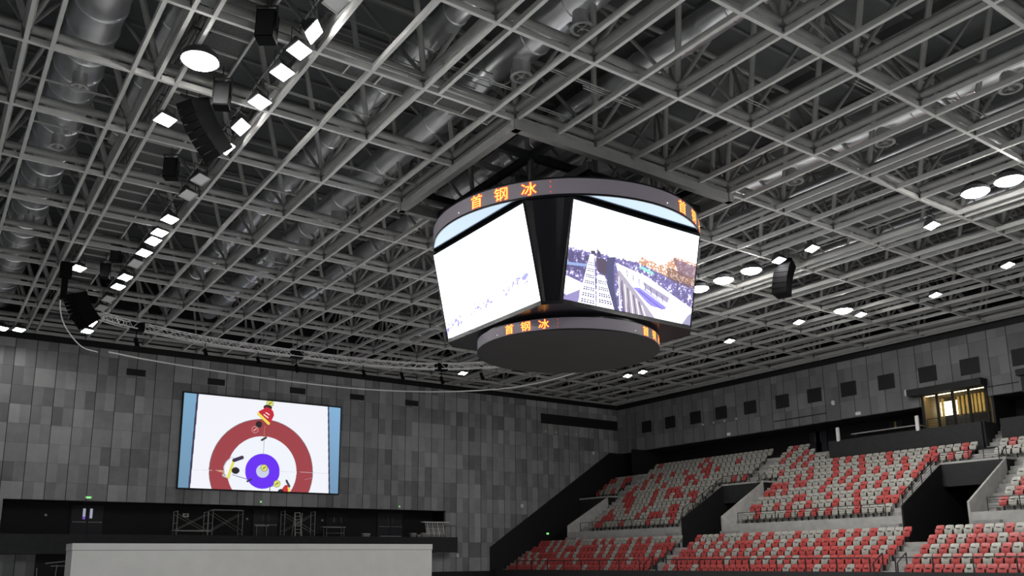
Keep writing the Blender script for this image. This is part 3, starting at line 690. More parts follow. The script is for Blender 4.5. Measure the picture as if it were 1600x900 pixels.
# --- picture of an industrial site under a blown-out sky (right screen)
def site_picture():
    w, h = 400, 224; X, Y = np.meshgrid((np.arange(w)+.5)/w, (np.arange(h)+.5)/h); rng = np.random.default_rng(3)
    img = np.zeros((h, w, 3))+np.array([3.2, 3.3, 3.4])
    n1 = vnoise(w, h, 7, rng); n2 = vnoise(w, h, 3, rng); n3 = vnoise(w, h, 1.6, rng); nn_ = (.4*n1+.35*n2+.25*n3)[..., None]
    gnd = img.copy(); gnd[:] = np.array(lin(120, 112, 165)); gnd = gnd*(.35+1.8*nn_**1.3)+(nn_ > .66)*np.array([.9, .9, 1.1])
    hz = np.interp(X, [0, .15, .3, .45, .55, .75, 1], [.53, .53, .545, .54, .56, .54, .54])+(n2-.5)*.04
    m = (Y < hz)[..., None]; img = np.where(m, gnd, img)
    poly(img, X, Y, [(.0, .5), (.16, .48), (.18, .30), (.0, .28)], lin(70, 62, 95), .55); poly(img, X, Y, [(.0, .345), (.14, .37), (.15, .40), (.0, .375)], lin(150, 175, 225), .9)
    # mountains
    poly(img, X, Y, [(.52,.54),(.55,.62),(.60,.585),(.63,.60),(.68,.57),(.74,.60),(.81,.70),(.87,.70),(1,.69),(1,.44),(.80,.46),(.66,.50)], lin(205, 150, 120)); 
    mm = (X > .52)*(Y < .72)*(Y > .44); k = ((n2 > .64)*mm)[..., None]*.75; inm = (np.abs(img-np.array(lin(205,150,120))).sum(-1) < .01)[..., None]
    img = np.where(inm*(k > 0), img*(1-k)+np.array([1.5, 1.4, 1.3])*k, img)
    poly(img, X, Y, [(.80,.69),(.84,.68),(1,.66),(1,.52),(.86,.52)], lin(120, 95, 120), .85); poly(img, X, Y, [(.76,.57),(.86,.56),(1,.52),(1,.40),(.88,.42),(.76,.46)], lin(110, 80, 75), .7)
    img[:] = np.where((mm > 0)[..., None], img*(.7+.7*nn_), img)
    # road deck and concrete wall
    poly(img, X, Y, [(.35,.48),(.38,.475),(.60,.42),(.80,.30),(1.,.19),(1.,.0),(.50,.0),(.40,.30)], (1.6, 1.6, 1.7))
    poly(img, X, Y, [(.36,.36),(.38,.42),(.50,.27),(.70,.0),(.46,.0)], lin(150, 140, 165), .9)
    for q in range(9): x0 = .385+.025*q; line(img, X, Y, (x0, .34-.03*q), (x0+.035, .0), .007, lin(85, 78, 100) if q % 2 else (1.3, 1.15, .95), 1.8, .9)
    poly(img, X, Y, [(.50,.27),(.53,.28),(.60,.28),(.79,.15),(.77,.11),(.66,.12),(.63,.14)], lin(150, 140, 235))
    line(img, X, Y, (.56, .285), (.79, .14), .008, lin(225, 225, 255), 1.8); line(img, X, Y, (.55, .25), (.75, .11), .006, lin(110, 100, 190), 1.8)
    poly(img, X, Y, [(.57,.36),(.80,.25),(.79,.19),(.60,.29)], lin(120, 105, 150), .85)
    for q in range(7): line(img, X, Y, (.44+.05*q, .43-.03*q), (.45+.05*q, .37-.03*q), .006, lin(110, 105, 160), 1.8)
    poly(img, X, Y, [(.52,.50),(.57,.51),(.65,.48),(.66,.455),(.58,.47)], lin(150, 225, 215)); poly(img, X, Y, [(.68,.42),(.74,.43),(.80,.40),(.78,.36),(.74,.38)], lin(120, 110, 170), .8)
    poly(img, X, Y, [(.93,.0),(.97,.10),(1.,.14),(1.,.0)], lin(120, 115, 160), .9)
    # dark plant building
    poly(img, X, Y, [(.20,.48),(.245,.495),(.285,.47),(.30,.33),(.225,.345)], lin(88, 76, 96)); poly(img, X, Y, [(.28,.51),(.34,.54),(.34,.42),(.36,.20),(.41,.0),(.345,.0),(.31,.22),(.29,.33)], lin(80, 80, 118))
    poly(img, X, Y, [(.155,.545),(.19,.55),(.20,.50),(.17,.50)], lin(85, 75, 105)); poly(img, X, Y, [(.20,.58),(.23,.55),(.235,.50),(.21,.49)], lin(85, 80, 110))
    # roof at lower left
    poly(img, X, Y, [(0,.24),(.12,.20),(.11,.0),(0,.06)], (1.6,1.6,1.7)); poly(img, X, Y, [(.0,.03),(.11,.13),(.11,.0),(.0,.0)], lin(150, 140, 190)); 
    # lattice towers
    for (a, b, c, d, yt) in ((.155, .185, .105, .235, .51), (.222, .278, .24, .375, .32)):
        poly(img, X, Y, [(a, yt), (b, yt), (d, 0), (c, 0)], (1.5, 1.5, 1.6))
        for q in range(1, 24):
            y = yt*.85-.021*q; 
            if y < 0: break
            t = 1-y/yt; l = a+(c-a)*t; r_ = b+(d-b)*t; cw = (r_-l)
            for s_ in range(5):
                if (q % 3 == 0): continue
                x0 = l+cw*(.14+.165*s_); poly(img, X, Y, [(x0, y), (x0+cw*.115, y+.002), (x0+cw*.115, y+.016), (x0, y+.014)], lin(80, 76, 120))
    return np.clip(img, 0, 4)
def white_picture():
    w, h = 220, 124; X, Y = np.meshgrid((np.arange(w)+.5)/w, (np.arange(h)+.5)/h); rng = np.random.default_rng(5)
    img = np.zeros((h, w, 3))+np.array([3.0, 3.1, 3.2]); n = vnoise(w, h, 4, rng)*.5+vnoise(w, h, 2, rng)*.5; big = vnoise(w, h, 18, rng)
    band = np.exp(-((Y-.12-.20*X)/.10)**2)*(.55+.6*big)
    m = ((n*.8+band*.42) > .82)[..., None]; img = np.where(m, np.array(lin(170, 165, 235)), img)
    band2 = np.exp(-((Y-.36)/.10)**2)*(X > .5); m = ((n*.8+band2*.30) > .78)[..., None]; img = np.where(m, np.array(lin(215, 240, 250)), img)
    poly(img, X, Y, [(0,.0),(.03,.0),(.045,.10),(.02,.14),(0,.12)], lin(120, 110, 235), .7)
    return img
def curling_picture():
    w, h = 460, 260; X, Y = np.meshgrid((np.arange(w)+.5)/w, (np.arange(h)+.5)/h); asp = 11.58/6.54; rng = np.random.default_rng(9)
    img = np.zeros((h, w, 3))+np.array([.92, .93, 1.0]); cx, cy = .497, .213
    red, blue, white = lin(160, 62, 70), lin(104, 40, 245), (.90, .93, 1.)
    for r, c in ((.578, lin(120, 120, 120)), (.572, red), (.385, white), (.192, blue), (.072, lin(205, 212, 235))): ell(img, X, Y, cx, cy, r/asp, r, c)
    line(img, X, Y, (cx, .72), (cx, .40), .003, lin(120, 80, 90), asp); line(img, X, Y, (.60, .222), (.94, .225), .0018, lin(215, 215, 225), asp); line(img, X, Y, (.07, .19), (.39, .205), .0015, lin(215, 215, 225), asp)
    line(img, X, Y, (.77, .14), (.825, .17), .003, lin(190, 120, 140), asp)
    # side strips of the sheet
    xl = .058+(.072-.058)*Y; m = (X < xl)[..., None]; img = np.where(m, np.array(lin(118, 160, 192))*(.85+.3*Y[..., None]), img)
    m = ((X > xl)*(X < xl+.012))[..., None]; img = np.where(m, np.array(lin(60, 55, 85)), img)
    xr = .945-.026*Y; m = (X > xr)[..., None]; img = np.where(m, np.array(lin(125, 168, 205))*(.8+.35*Y[..., None]), img)
    m = ((X < xr)*(X > xr-.010))[..., None]; img = np.where(m, np.array(lin(60, 60, 90)), img)
    def stone(x, y, c, r=.036, ring_=lin(90, 95, 60)): ell(img, X, Y, x, y, r/asp*1.12, r*1.12, ring_); ell(img, X, Y, x, y, r/asp, r, c); line(img, X, Y, (x-.008, y-.01), (x+.008, y+.012), .005, ring_, asp)
    ye = lin(222, 225, 110)
    stone(.523, .972, ye); stone(.506, .25, ye); stone(.591, .083, ye); stone(.436, .664, lin(190, 60, 60), .034, lin(200, 200, 200))
    # red-clad player at the top
    ell(img, X, Y, .510, .925, .028, .03, lin(45, 35, 40)); 
    poly(img, X, Y, [(.447,.83),(.455,.875),(.48,.90),(.50,.93),(.53,.915),(.548,.88),(.552,.84),(.54,.79),(.53,.745),(.50,.755),(.47,.80)], lin(200, 35, 55))
    line(img, X, Y, (.452, .845), (.52, .745), .015, lin(245, 225, 90), asp); line(img, X, Y, (.50, .865), (.52, .845), .006, (.9, .85, .8), asp); line(img, X, Y, (.488, .84), (.515, .81), .006, (.9, .85, .8), asp)
    ell(img, X, Y, .459, .727, .020, .037, lin(38, 22, 30)); line(img, X, Y, (.497, .715), (.495, .58), .004, lin(180, 120, 90), asp); line(img, X, Y, (.482, .555), (.508, .585), .011, lin(45, 45, 50), asp)
    # white and yellow player at the left
    poly(img, X, Y, [(.262,.13),(.256,.245),(.270,.298),(.30,.35),(.326,.335),(.316,.27),(.306,.20),(.297,.115)], (.62, .62, .70))
    poly(img, X, Y, [(.268,.14),(.262,.24),(.275,.29),(.30,.34),(.32,.33),(.31,.27),(.30,.20),(.292,.125)], (.95, .95, 1.)); line(img, X, Y, (.317, .315), (.287, .13), .014, lin(232, 228, 90), asp)
    line(img, X, Y, (.318, .315), (.365, .35), .020, lin(55, 45, 75), asp); ell(img, X, Y, .330, .205, .024, .036, lin(28, 22, 30)); line(img, X, Y, (.224, .195), (.262, .18), .007, lin(220, 170, 120), asp)
    line(img, X, Y, (.31, .16), (.41, .115), .003, lin(60, 50, 140), asp); line(img, X, Y, (.405, .095), (.428, .118), .010, lin(50, 50, 80), asp); ell(img, X, Y, .262, .15, .012, .018, lin(190, 185, 190))
    # crouching player at the lower right
    ell(img, X, Y, .622, .005, .022, .022, lin(30, 25, 30)); poly(img, X, Y, [(.625,.03),(.645,.075),(.665,.07),(.678,.03),(.675,.0),(.635,.0)], lin(200, 40, 45)); line(img, X, Y, (.668, .045), (.672, 0), .012, lin(240, 220, 90), asp)
    line(img, X, Y, (.652, .12), (.672, .06), .013, lin(70, 65, 80), asp); line(img, X, Y, (.548, .0), (.548, .045), .004, lin(40, 40, 45), asp); line(img, X, Y, (.548, .045), (.57, .06), .003, lin(60, 60, 65), asp)
    return img
site, blank = site_picture(), white_picture()
for q, (im, nm) in enumerate(((blank, 'screen'), (site, 'screen'), (blank, 'screen'), (site, 'screen'))):
    ang = (math.pi, -math.pi/2, 0, math.pi/2)[q]; c_, s_ = math.cos(ang), math.sin(ang)
    def rt(x, y, z): return (CX+x*c_-y*s_, CY+x*s_+y*c_, z)
    # seen from outside, left edge is at -y (after rotation outward +x)
    o = screen_mesh(nm, im, rt(HB, -HW, ZB_), rt(HB, HW, ZB_), rt(HT, HW, ZT_), rt(HT, -HW, ZT_), sb)
    o['label'] = 'screen showing a nearly white picture' if im is blank else 'screen showing an industrial site with lattice towers'
    mb = MB(); e = .05
    for a, b in ((rt(HB-.02, -HW-.03, ZB_-.05), rt(HB-.02, HW+.03, ZB_-.05)), (rt(HT-.02, -HW-.03, ZT_+.06), rt(HT-.02, HW+.03, ZT_+.06)), (rt(HB-.02, -HW-.03, ZB_-.05), rt(HT-.02, -HW-.03, ZT_+.06)), (rt(HB-.02, HW+.03, ZB_-.05), rt(HT-.02, HW+.03, ZT_+.06))): mb.bar(a, b, .05, .05)
    mb.build('screen_frame', 'gblack', o)

# LED writing
def glyph(ch, size):
    cu = bpy.data.curves.new('glyph', 'FONT'); cu.body = ch; cu.size = 1; cu.align_x = 'CENTER'; cu.align_y = 'CENTER'; cu.resolution_u = 3
    ob = bpy.data.objects.new('glyph', cu); C.objects.link(ob); bpy.context.view_layer.update()
    me = ob.evaluated_get(bpy.context.evaluated_depsgraph_get()).to_mesh()
    vs = np.array([tuple(v.co) for v in me.vertices]) if len(me.vertices) else np.zeros((0, 3)); fs = [tuple(p.vertices) for p in me.polygons]
    ob.to_mesh_clear(); bpy.data.objects.remove(ob)
    if len(vs):
        mn, mx_ = vs.min(0), vs.max(0); vs = (vs-(mn+mx_)/2)/max((mx_-mn)[:2])*size
    return vs, fs
def led_text(parent, RR, zc, size, a0, step):
    for rep in range(4):
        base = a0+90*rep
        for i, chr_ in enumerate('首钢冰'):
            vs, fs = glyph(chr_, size); ang = base+step*i
            for layer, (mn, dr, wid) in enumerate((('ledred', .006, 1), ('ledyel', .012, 0))):  # red layer is the painted glow halo round each yellow character
                mb = MB()
                offs = [(0, 0)] if not wid else [(a_*size*.075, b_*size*.075) for a_, b_ in ((1,0),(-1,0),(0,1),(0,-1))]
                for n_, (ox, oy) in enumerate(offs):
                    out = []
                    for v in vs: th = R(ang)+(v[0]*1.12+ox)/RR; rr = RR+dr+.001*n_; out.append((CX+rr*math.cos(th), CY+rr*math.sin(th), zc+v[1]+oy))
                    mb.add(out, fs, 0)
                if mb.v: mb.build('led_character', mn, parent)
        mb = MB()
        for zz in (-.4, 0, .4): th = R(base+step*2.72); mb.ball((CX+(RR+.01)*math.cos(th), CY+(RR+.01)*math.sin(th), zc+zz*size), size*.05)
        mb.build('led_dots', 'ledred', parent)
        th = R(base-step*.9); MB().ball((CX+(RR+.01)*math.cos(th), CY+(RR+.01)*math.sin(th), zc-size*.28), size*.05).build('indicator_lamp', 'white_dot', parent)
led_text(upper, RT, 12.52, .48, -165, 11.45)
led_text(lower, RB_, 8.16, .34, -165, 11.3)

# ------------------------------------------------------------------ big wall screen
ws = thing('wall_screen', 'large wall-mounted screen showing a curling house with players', 'screen', (20.38, YB, 5.0))
cp = curling_picture()
screen_mesh('display', cp, (14.59, YB-.16, 5.0), (26.17, YB-.16, 5.0), (26.17, YB-.16, 11.54), (14.59, YB-.16, 11.54), ws, .78)
mb = MB(); e = .09
mb.box(14.59-e, YB-.17, 5.0-e, 14.59, YB-.01, 11.54+e); mb.box(26.17, YB-.17, 5.0-e, 26.17+e, YB-.01, 11.54+e); mb.box(14.59, YB-.17, 5.0-e, 26.17, YB-.01, 5.0); mb.box(14.59, YB-.17, 11.54, 26.17, YB-.01, 11.54+e)
mb.box(14.6, YB-.14, 5.01, 26.16, YB-.01, 11.53); mb.build('frame', 'black', ws)

# ------------------------------------------------------------------ balcony in the far wall recess
bl = thing('balcony', 'black balcony slab projecting below the recess in the far wall', 'balcony', (18, 60, .62))
MB().box(-8, 58.95, .62, 35.94, YB-.03, 1.80).build('fascia', 'dark', bl)
MB().box(4.51, YB, 1.55, 35.64, 62.49, 1.80).build('balcony_floor', 'dark', bl)
def double_door(label, x0, x1, glow):
    o = thing('double_door', label, 'door', ((x0+x1)/2, 62.5, 1.8)); xm = (x0+x1)/2
    mb = MB().box(x0-.08, 62.42, 1.8, x0, 62.5, 3.78); mb.box(x1, 62.42, 1.8, x1+.08, 62.5, 3.78); mb.box(x0-.08, 62.42, 3.78, x1+.08, 62.5, 3.86); mb.build('door_frame', 'black', o)
    for s_, (a, b) in enumerate(((x0, xm-.01), (xm+.01, x1))):
        lf = MB().box(a, 62.44, 1.82, b, 62.49, 3.78).build('door_leaf', 'doordark', o)
        wx = b-.28 if s_ == 0 else a+.12
        if glow: 
            MB().box(wx, 62.425, 3.05 if s_ == 0 else 2.95, wx+.16, 62.438, 3.58).build('vision_panel', 'purple', lf)
            if s_ == 0: MB().box(wx, 62.425, 2.88, wx+.16, 62.438, 3.05).build('vision_panel', 'violet', lf)
        else: MB().box(wx, 62.425, 2.95, wx+.14, 62.438, 3.5).build('vision_panel', 'housing', lf)
        mb = MB().box(a+.08, 62.36, 2.68, b-.06, 62.40, 2.72); mb.box(a+.1, 62.36, 2.66, a+.14, 62.44, 2.74); mb.box(b-.14, 62.36, 2.66, b-.10, 62.44, 2.74); mb.build('push_bar', 'galv', lf)
double_door('black double door with lit vision panels at the left of the recess', 8.6, 10.5, True)
double_door('dark double door behind the scaffold left of the stepladder', 20.6, 22.4, False)
double_door('dark double door at the right of the recess behind the table', 30.6, 32.8, False)
MB_ = MB
mb = MB().box(26.2, 62.4, 1.8, 28.0, 62.47, 3.75); o = thing('noticeboard_panel', 'faintly reflective dark panel in the recess behind the trestle table', 'panel', (27.1, 62.45, 1.8)); mb.build('panel', 'gblack', o)
for x in (26.8, 27.4): MB().box(x, 62.38, 2.95, x+.12, 62.40, 3.35).build('reflector_strip', 'housing', o)
# scaffolds
def scaffold(label, x0, x1, y0, y1, h, cross=True, top=True, plank=None, m='galv'):
    z0 = 1.80; t = thing('scaffold', label, 'scaffold', ((x0+x1)/2, (y0+y1)/2, z0)); r_ = .026
    for x in (x0, x1):
        mb = MB()
        for y in (y0, y1): mb.tube((x, y, z0), (x, y, z0+h), r_, 6)
        for zz in (.15, .5*h, h-.03): mb.tube((x, y0, z0+zz), (x, y1, z0+zz), r_*.8, 6)
        mb.build('end_frame', m, t)
    for y in (y0, y1):
        if cross:
            mb = MB(); mb.tube((x0, y, z0+.35), (x1, y, z0+h-.2), .014, 5); mb.tube((x0, y, z0+h-.2), (x1, y, z0+.35), .014, 5); mb.build('cross_brace', m, t)
    if top: MB().box(x0-.02, y0-.02, z0+h-.02, x1+.02, y1+.02, z0+h+.03).build('top_board', m, t)
    if plank is not None: MB().box(x0-.1, y0, z0+plank, x1+.25, y1, z0+plank+.06).build('plank', m, t)
    return t
scaffold('low metal scaffold bay with crossed braces and a plank, left of the tall bay', 14.55, 16.55, 59.6, 60.6, 1.62, True, False, .28)
scaffold('metal scaffold bay with a flat top rail and faint crossed braces', 16.95, 19.0, 59.9, 60.9, 1.75, True, True, None, 'steel')
scaffold('open metal scaffold towers behind the stepladder', 22.2, 24.5, 60.4, 61.2, 1.85, True, False)
o = thing('stepladder', 'aluminium stepladder standing against the open scaffold', 'ladder', (22.9, 59.4, 1.8))
def ladder_side(x0, x1, yb, name, lean, n, m='galv'):
    mb = MB(); z0, z1 = 1.8, 3.45
    for s_ in (0, 1): xb = x0 if s_ == 0 else x1; xt = (x0+.06 if s_ == 0 else x1-.06); mb.bar((xb, yb, z0), (xt, yb+lean, z1), .05, .03)
    for i in range(n): f = (i+1)/(n+1); mb.box(x0+.06*f, yb+lean*f-.05, z0+(z1-z0)*f-.015, x1-.06*f, yb+lean*f+.05, z0+(z1-z0)*f+.015)
    mb.build(name, m, o)
ladder_side(22.55, 23.05, 59.15, 'step_side', .35, 6); ladder_side(22.6, 23.25, 59.95, 'rear_legs', -.35, 1)
MB().box(22.6, 59.45, 3.44, 23.0, 59.62, 3.48).build('top_cap', 'galv', o)
o = thing('trestle_table', 'plain trestle table with a pale top in the middle of the recess', 'table', (26.1, 60.9, 1.8))
MB().box(25.2, 60.5, 2.50, 27.0, 61.1, 2.55).build('tabletop', 'galv', o)
for x in (25.5, 26.9): mb = MB().tube((x, 60.55, 1.8), (x, 60.55, 2.5), .02, 6); mb.tube((x, 61.05, 1.8), (x, 61.05, 2.5), .02, 6); mb.tube((x, 60.55, 2.1), (x, 61.05, 2.1), .015, 6); mb.build('leg_pair', 'steel', o)
MB().tube((25.5, 60.55, 2.08), (26.9, 60.55, 2.08), .015, 6).build('stretcher', 'steel', o)
for i, (x0, x1, l) in enumerate(((19.9, 20.9, 'narrow pale bench board left of the stepladder'), (29.6, 31.4, 'long pale board lying on the balcony floor'))):
    o = thing('board', l, 'board', ((x0+x1)/2, 60, 1.8)); z = 2.5 if i == 0 else 1.84
    MB().box(x0, 59.9, z, x1, 60.15, z+.05).build('plank', 'galv', o)
    mb = MB().tube((x0+.15, 60, 1.8), (x0+.15, 60, z), .02, 6); mb.tube((x1-.15, 60, 1.8), (x1-.15, 60, z), .02, 6); mb.build('support', 'steel', o)
for i, (x, w_, h_) in enumerate(((32.3, .35, .28), (32.8, .3, .16), (33.3, .4, .3), (28.3, .5, .22))):
    o = thing('tool_crate', ['small pale crate, left of the clutter by the barrier stack', 'low pale crate in the middle of the clutter by the barrier stack', 'pale crate nearest the white barrier stack', 'low pile box beside the trestle table'][i], 'crate', (x, 59.7, 1.8), group='clutter on the balcony edge')
    MB().hexa([(x-w_/2,59.55,1.8),(x+w_/2,59.55,1.8),(x+w_/2,59.85,1.8),(x-w_/2,59.85,1.8)], [(x-w_/2-.03,59.52,1.8+h_),(x+w_/2+.03,59.52,1.8+h_),(x+w_/2+.03,59.88,1.8+h_),(x-w_/2-.03,59.88,1.8+h_)]).build('crate_body', 'galv', o)
    MB().box(x-w_/2-.05, 59.5, 1.8+h_, x+w_/2+.05, 59.9, 1.83+h_).build('crate_lid', 'plaster', o)
o = thing('barrier_stack', 'stack of pale crowd barriers leaning at the right end of the recess', 'barriers', (34.2, 59.6, 1.8))
for i in range(8):
    x = 33.4+.235*i; y = 59.35+.06*(i % 2); mb = MB()
    mb.tube((x, y, 1.82), (x-.06, y+.25, 2.95), .02, 6); mb.tube((x+.14, y, 1.82), (x+.08, y+.25, 2.95), .02, 6); mb.tube((x, y, 2.1), (x+.14, y, 2.1), .015, 5); mb.tube((x-.04, y+.12, 2.5), (x+.1, y+.12, 2.5), .015, 5); mb.tube((x, y+.02, 1.95), (x+.12, y+.2, 2.75), .012, 5)
    mb.build('barrier', 'truss', o)
MB().box(33.0, 59.3, 2.95, 35.4, 59.75, 3.0).build('top_rail', 'truss', o)
def rail_run(label, pts, h, nposts, bars, group=None, r_=.02, m='rail', vert=0):
    a = Vector(pts[0]); b = Vector(pts[-1]); t = thing('guard_rail', label, 'railing', tuple((a+b)/2), group=group)
    mb = MB()
    for p, q in zip(pts[:-1], pts[1:]): mb.tube(Vector(p)+Vector((0,0,h)), Vector(q)+Vector((0,0,h)), r_*1.2, 6)
    mb.build('top_rail', m, t)
    L = (b-a)
    for i in range(nposts): f = i/(nposts-1) if nposts > 1 else 0; p = a+L*f; MB().bar(p, p+Vector((0,0,h)), r_*2, r_*2, up=(1,0,0)).build('post', m, t)
    for q in range(bars):
        z = h*(q+1)/(bars+1); MB().tube(a+Vector((0,0,z)), b+Vector((0,0,z)), r_*.55, 5).build('lower_bar', m, t)
    if vert:
        mb = MB()
        for i in range(vert): p = a+L*((i+.5)/vert); mb.tube(p, p+Vector((0,0,h)), r_*.5, 5)
        mb.build('bars', m, t)
    return t
rail_run('black grid railing at the right end of the balcony', [(34.83,59.05,1.8),(35.86,59.05,1.8)], .9, 3, 6, r_=.018)
# fittings on the far wall
def fitting(name, label, cat, box, m, extra=None, grp=None):
    x0,y0,z0,x1,y1,z1 = box; o = thing(name, label, cat, ((x0+x1)/2,(y0+y1)/2,z0), group=grp)
    MB().box(*box).build('body', m, o)
    if extra: MB().box(*extra[0]).build(extra[2] if len(extra) > 2 else 'face', extra[1], o)
    return o
def exit_sign(label, x, z, w_=.3, h_=.14): fitting('exit_sign', label, 'sign', (x-w_/2, YB-.09, z-h_/2, x+w_/2, YB-.01, z+h_/2), 'plaster', ((x-w_/2*.6, YB-.1, z-h_/2*.7, x+w_/2*.6, YB-.09, z+h_/2*.7), 'green'), grp='exit signs on the far wall')
exit_sign('small green and white exit sign above the left double door', 9.2, 4.16, .42, .15)
exit_sign('small green exit sign below the big wall screen', 20.35, 4.22, .16, .14); exit_sign('small green exit sign right of the big wall screen', 31.4, 4.18, .16, .14)
fitting('exit_sign', 'small green arrow sign in the black area left of the seating', 'sign', (45.75, YB-.16, 2.12, 46.1, YB-.07, 2.3), 'black', ((45.8, YB-.17, 2.14, 46.05, YB-.16, 2.28), 'green'))
for i, (x, z, l) in enumerate(((36.71,.38,'pale wall speaker below the right end of the balcony'), (43.2,4.55,'pale wall speaker above the black slope, lower of two'), (51.45,9.64,'pale wall speaker near the far corner, upper of two'))):
    o = thing('wall_speaker', l, 'speaker', (x, YB, z)); mb = MB(); mb.ring([(.10,-.16),(.13,-.1),(.13,.1),(.10,.16)], (x, YB-.14, z), n=12); mb.build('body', 'plaster', o); MB().tube((x, YB-.1, z+.08), (x, YB-.002, z+.12), .03, 6).build('bracket', 'galv', o)
for i, x in enumerate((46.02, 47.21, 48.41, 49.58)): fitting('junction_box', 'small pale square box on the far wall, %s from the left under the long opening' % ORD[i], 'wall box', (x-.07, YB-.06, 11.22, x+.07, YB-.005, 11.36), 'plaster', ((x-.05, YB-.065, 11.24, x+.05, YB-.06, 11.34), 'galv'), 'boxes under the long opening')
for x, l in ((7.1,'small round white clock-like lamp at the left of the recess'), (20.1,'tiny pale switch right of the middle scaffold'), (25.9,'tiny bright lamp above the trestle table')):
    o = thing('recess_lamp', l, 'lamp', (x, 62.45, 3.0)); MB().ball((x, 62.4, 3.1), .09).build('globe', 'plaster', o); MB().box(x-.05, 62.44, 3.05, x+.05, 62.5, 3.15).build('base', 'galv', o)
fitting('wall_notice', 'small pale square notice above the low scaffold', 'notice', (15.6, 62.44, 3.15, 16.0, 62.49, 3.4), 'plaster', ((15.7, 62.43, 3.22, 15.9, 62.44, 3.34), 'housing'))
for i, y in enumerate((49.63, 48.43, 47.24, 46.01)): fitting('junction_box', 'small pale square box on the side wall, %s from the far corner' % ORD[i], 'wall box', (XW-.06, y-.07, 11.1, XW-.005, y+.07, 11.24), 'plaster', ((XW-.065, y-.05, 11.12, XW-.06, y+.05, 11.22), 'galv'), 'boxes under the side wall openings')
fitting('wall_sign_box', 'pale square sign at the lower edge of the side cladding near the corner', 'sign', (XW-.08, 46.7, 9.88, XW-.01, 47.04, 10.12), 'plaster', ((XW-.09, 46.74, 9.92, XW-.08, 47.0, 10.08), 'white'))
fitting('wall_sign_box', 'pale square sign at the lower edge of the side cladding by the dark stage wall', 'sign', (XW-.08, 34.75, 9.88, XW-.01, 35.15, 10.12), 'plaster', ((XW-.09, 34.8, 9.92, XW-.08, 35.1, 10.08), 'white'))
o = thing('wall_speaker', 'pale round wall speaker on the side cladding below the square openings', 'speaker', (XW, 36.82, 11.0)); MB().ring([(.10,-.17),(.14,-.1),(.14,.1),(.10,.17)], (XW-.15, 36.82, 11.05), n=12).build('body', 'plaster', o); MB().tube((XW-.1, 36.82, 11.1), (XW-.002, 36.82, 11.15), .03, 6).build('bracket', 'galv', o)

# white temporary box in front of the balcony
o = thing('white_partition', 'long plain white panelled partition standing in front of the balcony', 'partition', (19.2, 55, FLOOR_Z))
MB().box(7.65, 54, FLOOR_Z, 30.77, 56.2, .755).build('lower_panels', 'white', o); MB().box(7.62, 53.97, .775, 30.80, 56.23, 1.15).build('top_band', 'white', o)
MB().box(7.68, 54.03, .74, 30.74, 56.17, .79).build('joint_line', 'dark', o)
o = thing('scrap_frame', 'thin dark metal frame leaning in shadow left of the white partition', 'frame', (7.2, 58.5, FLOOR_Z))
mb = MB().tube((6.6,58.6,-3.2), (6.5,58.7,-.2), .025, 6); mb.tube((7.3,58.6,-3.2),(7.55,58.6,-.05),.025,6); mb.tube((6.9,58.5,.05),(8.2,58.5,.2),.025,6); mb.tube((7.2,58.5,-.1),(8.4,58.5,-.1),.025,6)
mb.build('frame_bars', 'steel', o)

# ------------------------------------------------------------------ grandstand
def LX(i): return 41.0+.81*(i-1)
def LZ(i): return -1.24+.487*(i-1)
def UX(i): return 46.8+.8*(i-1)
def UZ(i): return 2.2+.53*(i-1)
gs = thing('grandstand', 'pale concrete two-tier grandstand along the side wall', 'grandstand', (47, 35, FLOOR_Z))
YEND = 9.0
mb = MB()
for i in range(1, 6):
    x0 = 40.34+.81*(i-1); x1 = 40.34+.81*i if i < 5 else 45.25
    mb.box(x0, YEND, LZ(i)-.5, x1, YB-.08, LZ(i))
mb.build('lower_terrace', 'concrete', gs)
mb = MB().box(40.14, YEND, FLOOR_Z, 40.28, YB-.08, -.78); mb.build('front_fascia', 'dark', gs)
MB().box(40.28, YEND, FLOOR_Z, 40.34, YB-.08, -1.3).build('fascia_backing', 'dark', gs)
MB().box(45.25, YEND, FLOOR_Z, 46.2, YB-.08, .1).build('underbuild', 'dark', gs)
segs = [(43.45, 56.45, 'A'), (26.72, 39.72, 'B'), (YEND, 23.0, 'C')]
mb = MB()
for y0, y1, n in segs:
    mb.box(45.2, y0, .7, 45.4, y1, 2.2)
    for i in range(1, 7):
        x0 = 45.4 if i == 1 else 46.15+.8*(i-1); x1 = 46.15+.8*i
        mb.box(x0, y0, UZ(i)-.55, x1, y1, UZ(i))
for i in range(7, 12):
    x0 = 49.68 if i == 7 else 46.15+.8*(i-1); x1 = 46.15+.8*i if i < 11 else 55.3
    a = YEND; b = YB-.08
    if i == 7:
        mb.box(50.95, a, UZ(i)-.55, x1, b, UZ(i))
        for v0, v1 in ((56.4, YB-.08), (39.66, 43.5), (22.95, 26.77)): mb.box(x0, v0, UZ(i)-.12, 50.95, v1, UZ(i))
    elif i >= 9: mb.box(x0, 36.3, UZ(i)-.55, x1, b, UZ(i)); 
    else: mb.box(x0, a, UZ(i)-.55, x1, b, UZ(i))
mb.build('upper_terrace', 'concrete', gs)
for y0, y1 in ((56.45, YB-.1), (39.72, 43.45), (23.0, 26.72)): MB().box(49.7, y0, 3.95, 49.9, y1, 5.26).build('vomitory_header', 'dark', gs)
for y0, y1 in ((56.5, YB-.1), (39.8, 43.42), (23.1, 26.68)):
    mb = MB()
    mb.box(52.5, y0, .5, 52.6, y1, 4.2); mb.box(45.2, y0, .55, 52.5, y1, .7); mb.box(49.9, y0, 3.95, 52.6, y1, 4.1)
    mb.build('vomitory_passage', 'black', gs)
slope = [(45.18, .7), (45.18, 2.74), (49.72, 5.28), (52.5, 5.28), (52.5, .7)]
for y in (43.40, 26.66): MB().prism(slope, 'y', y, y+.1).build('vomitory_wall', 'black', gs)
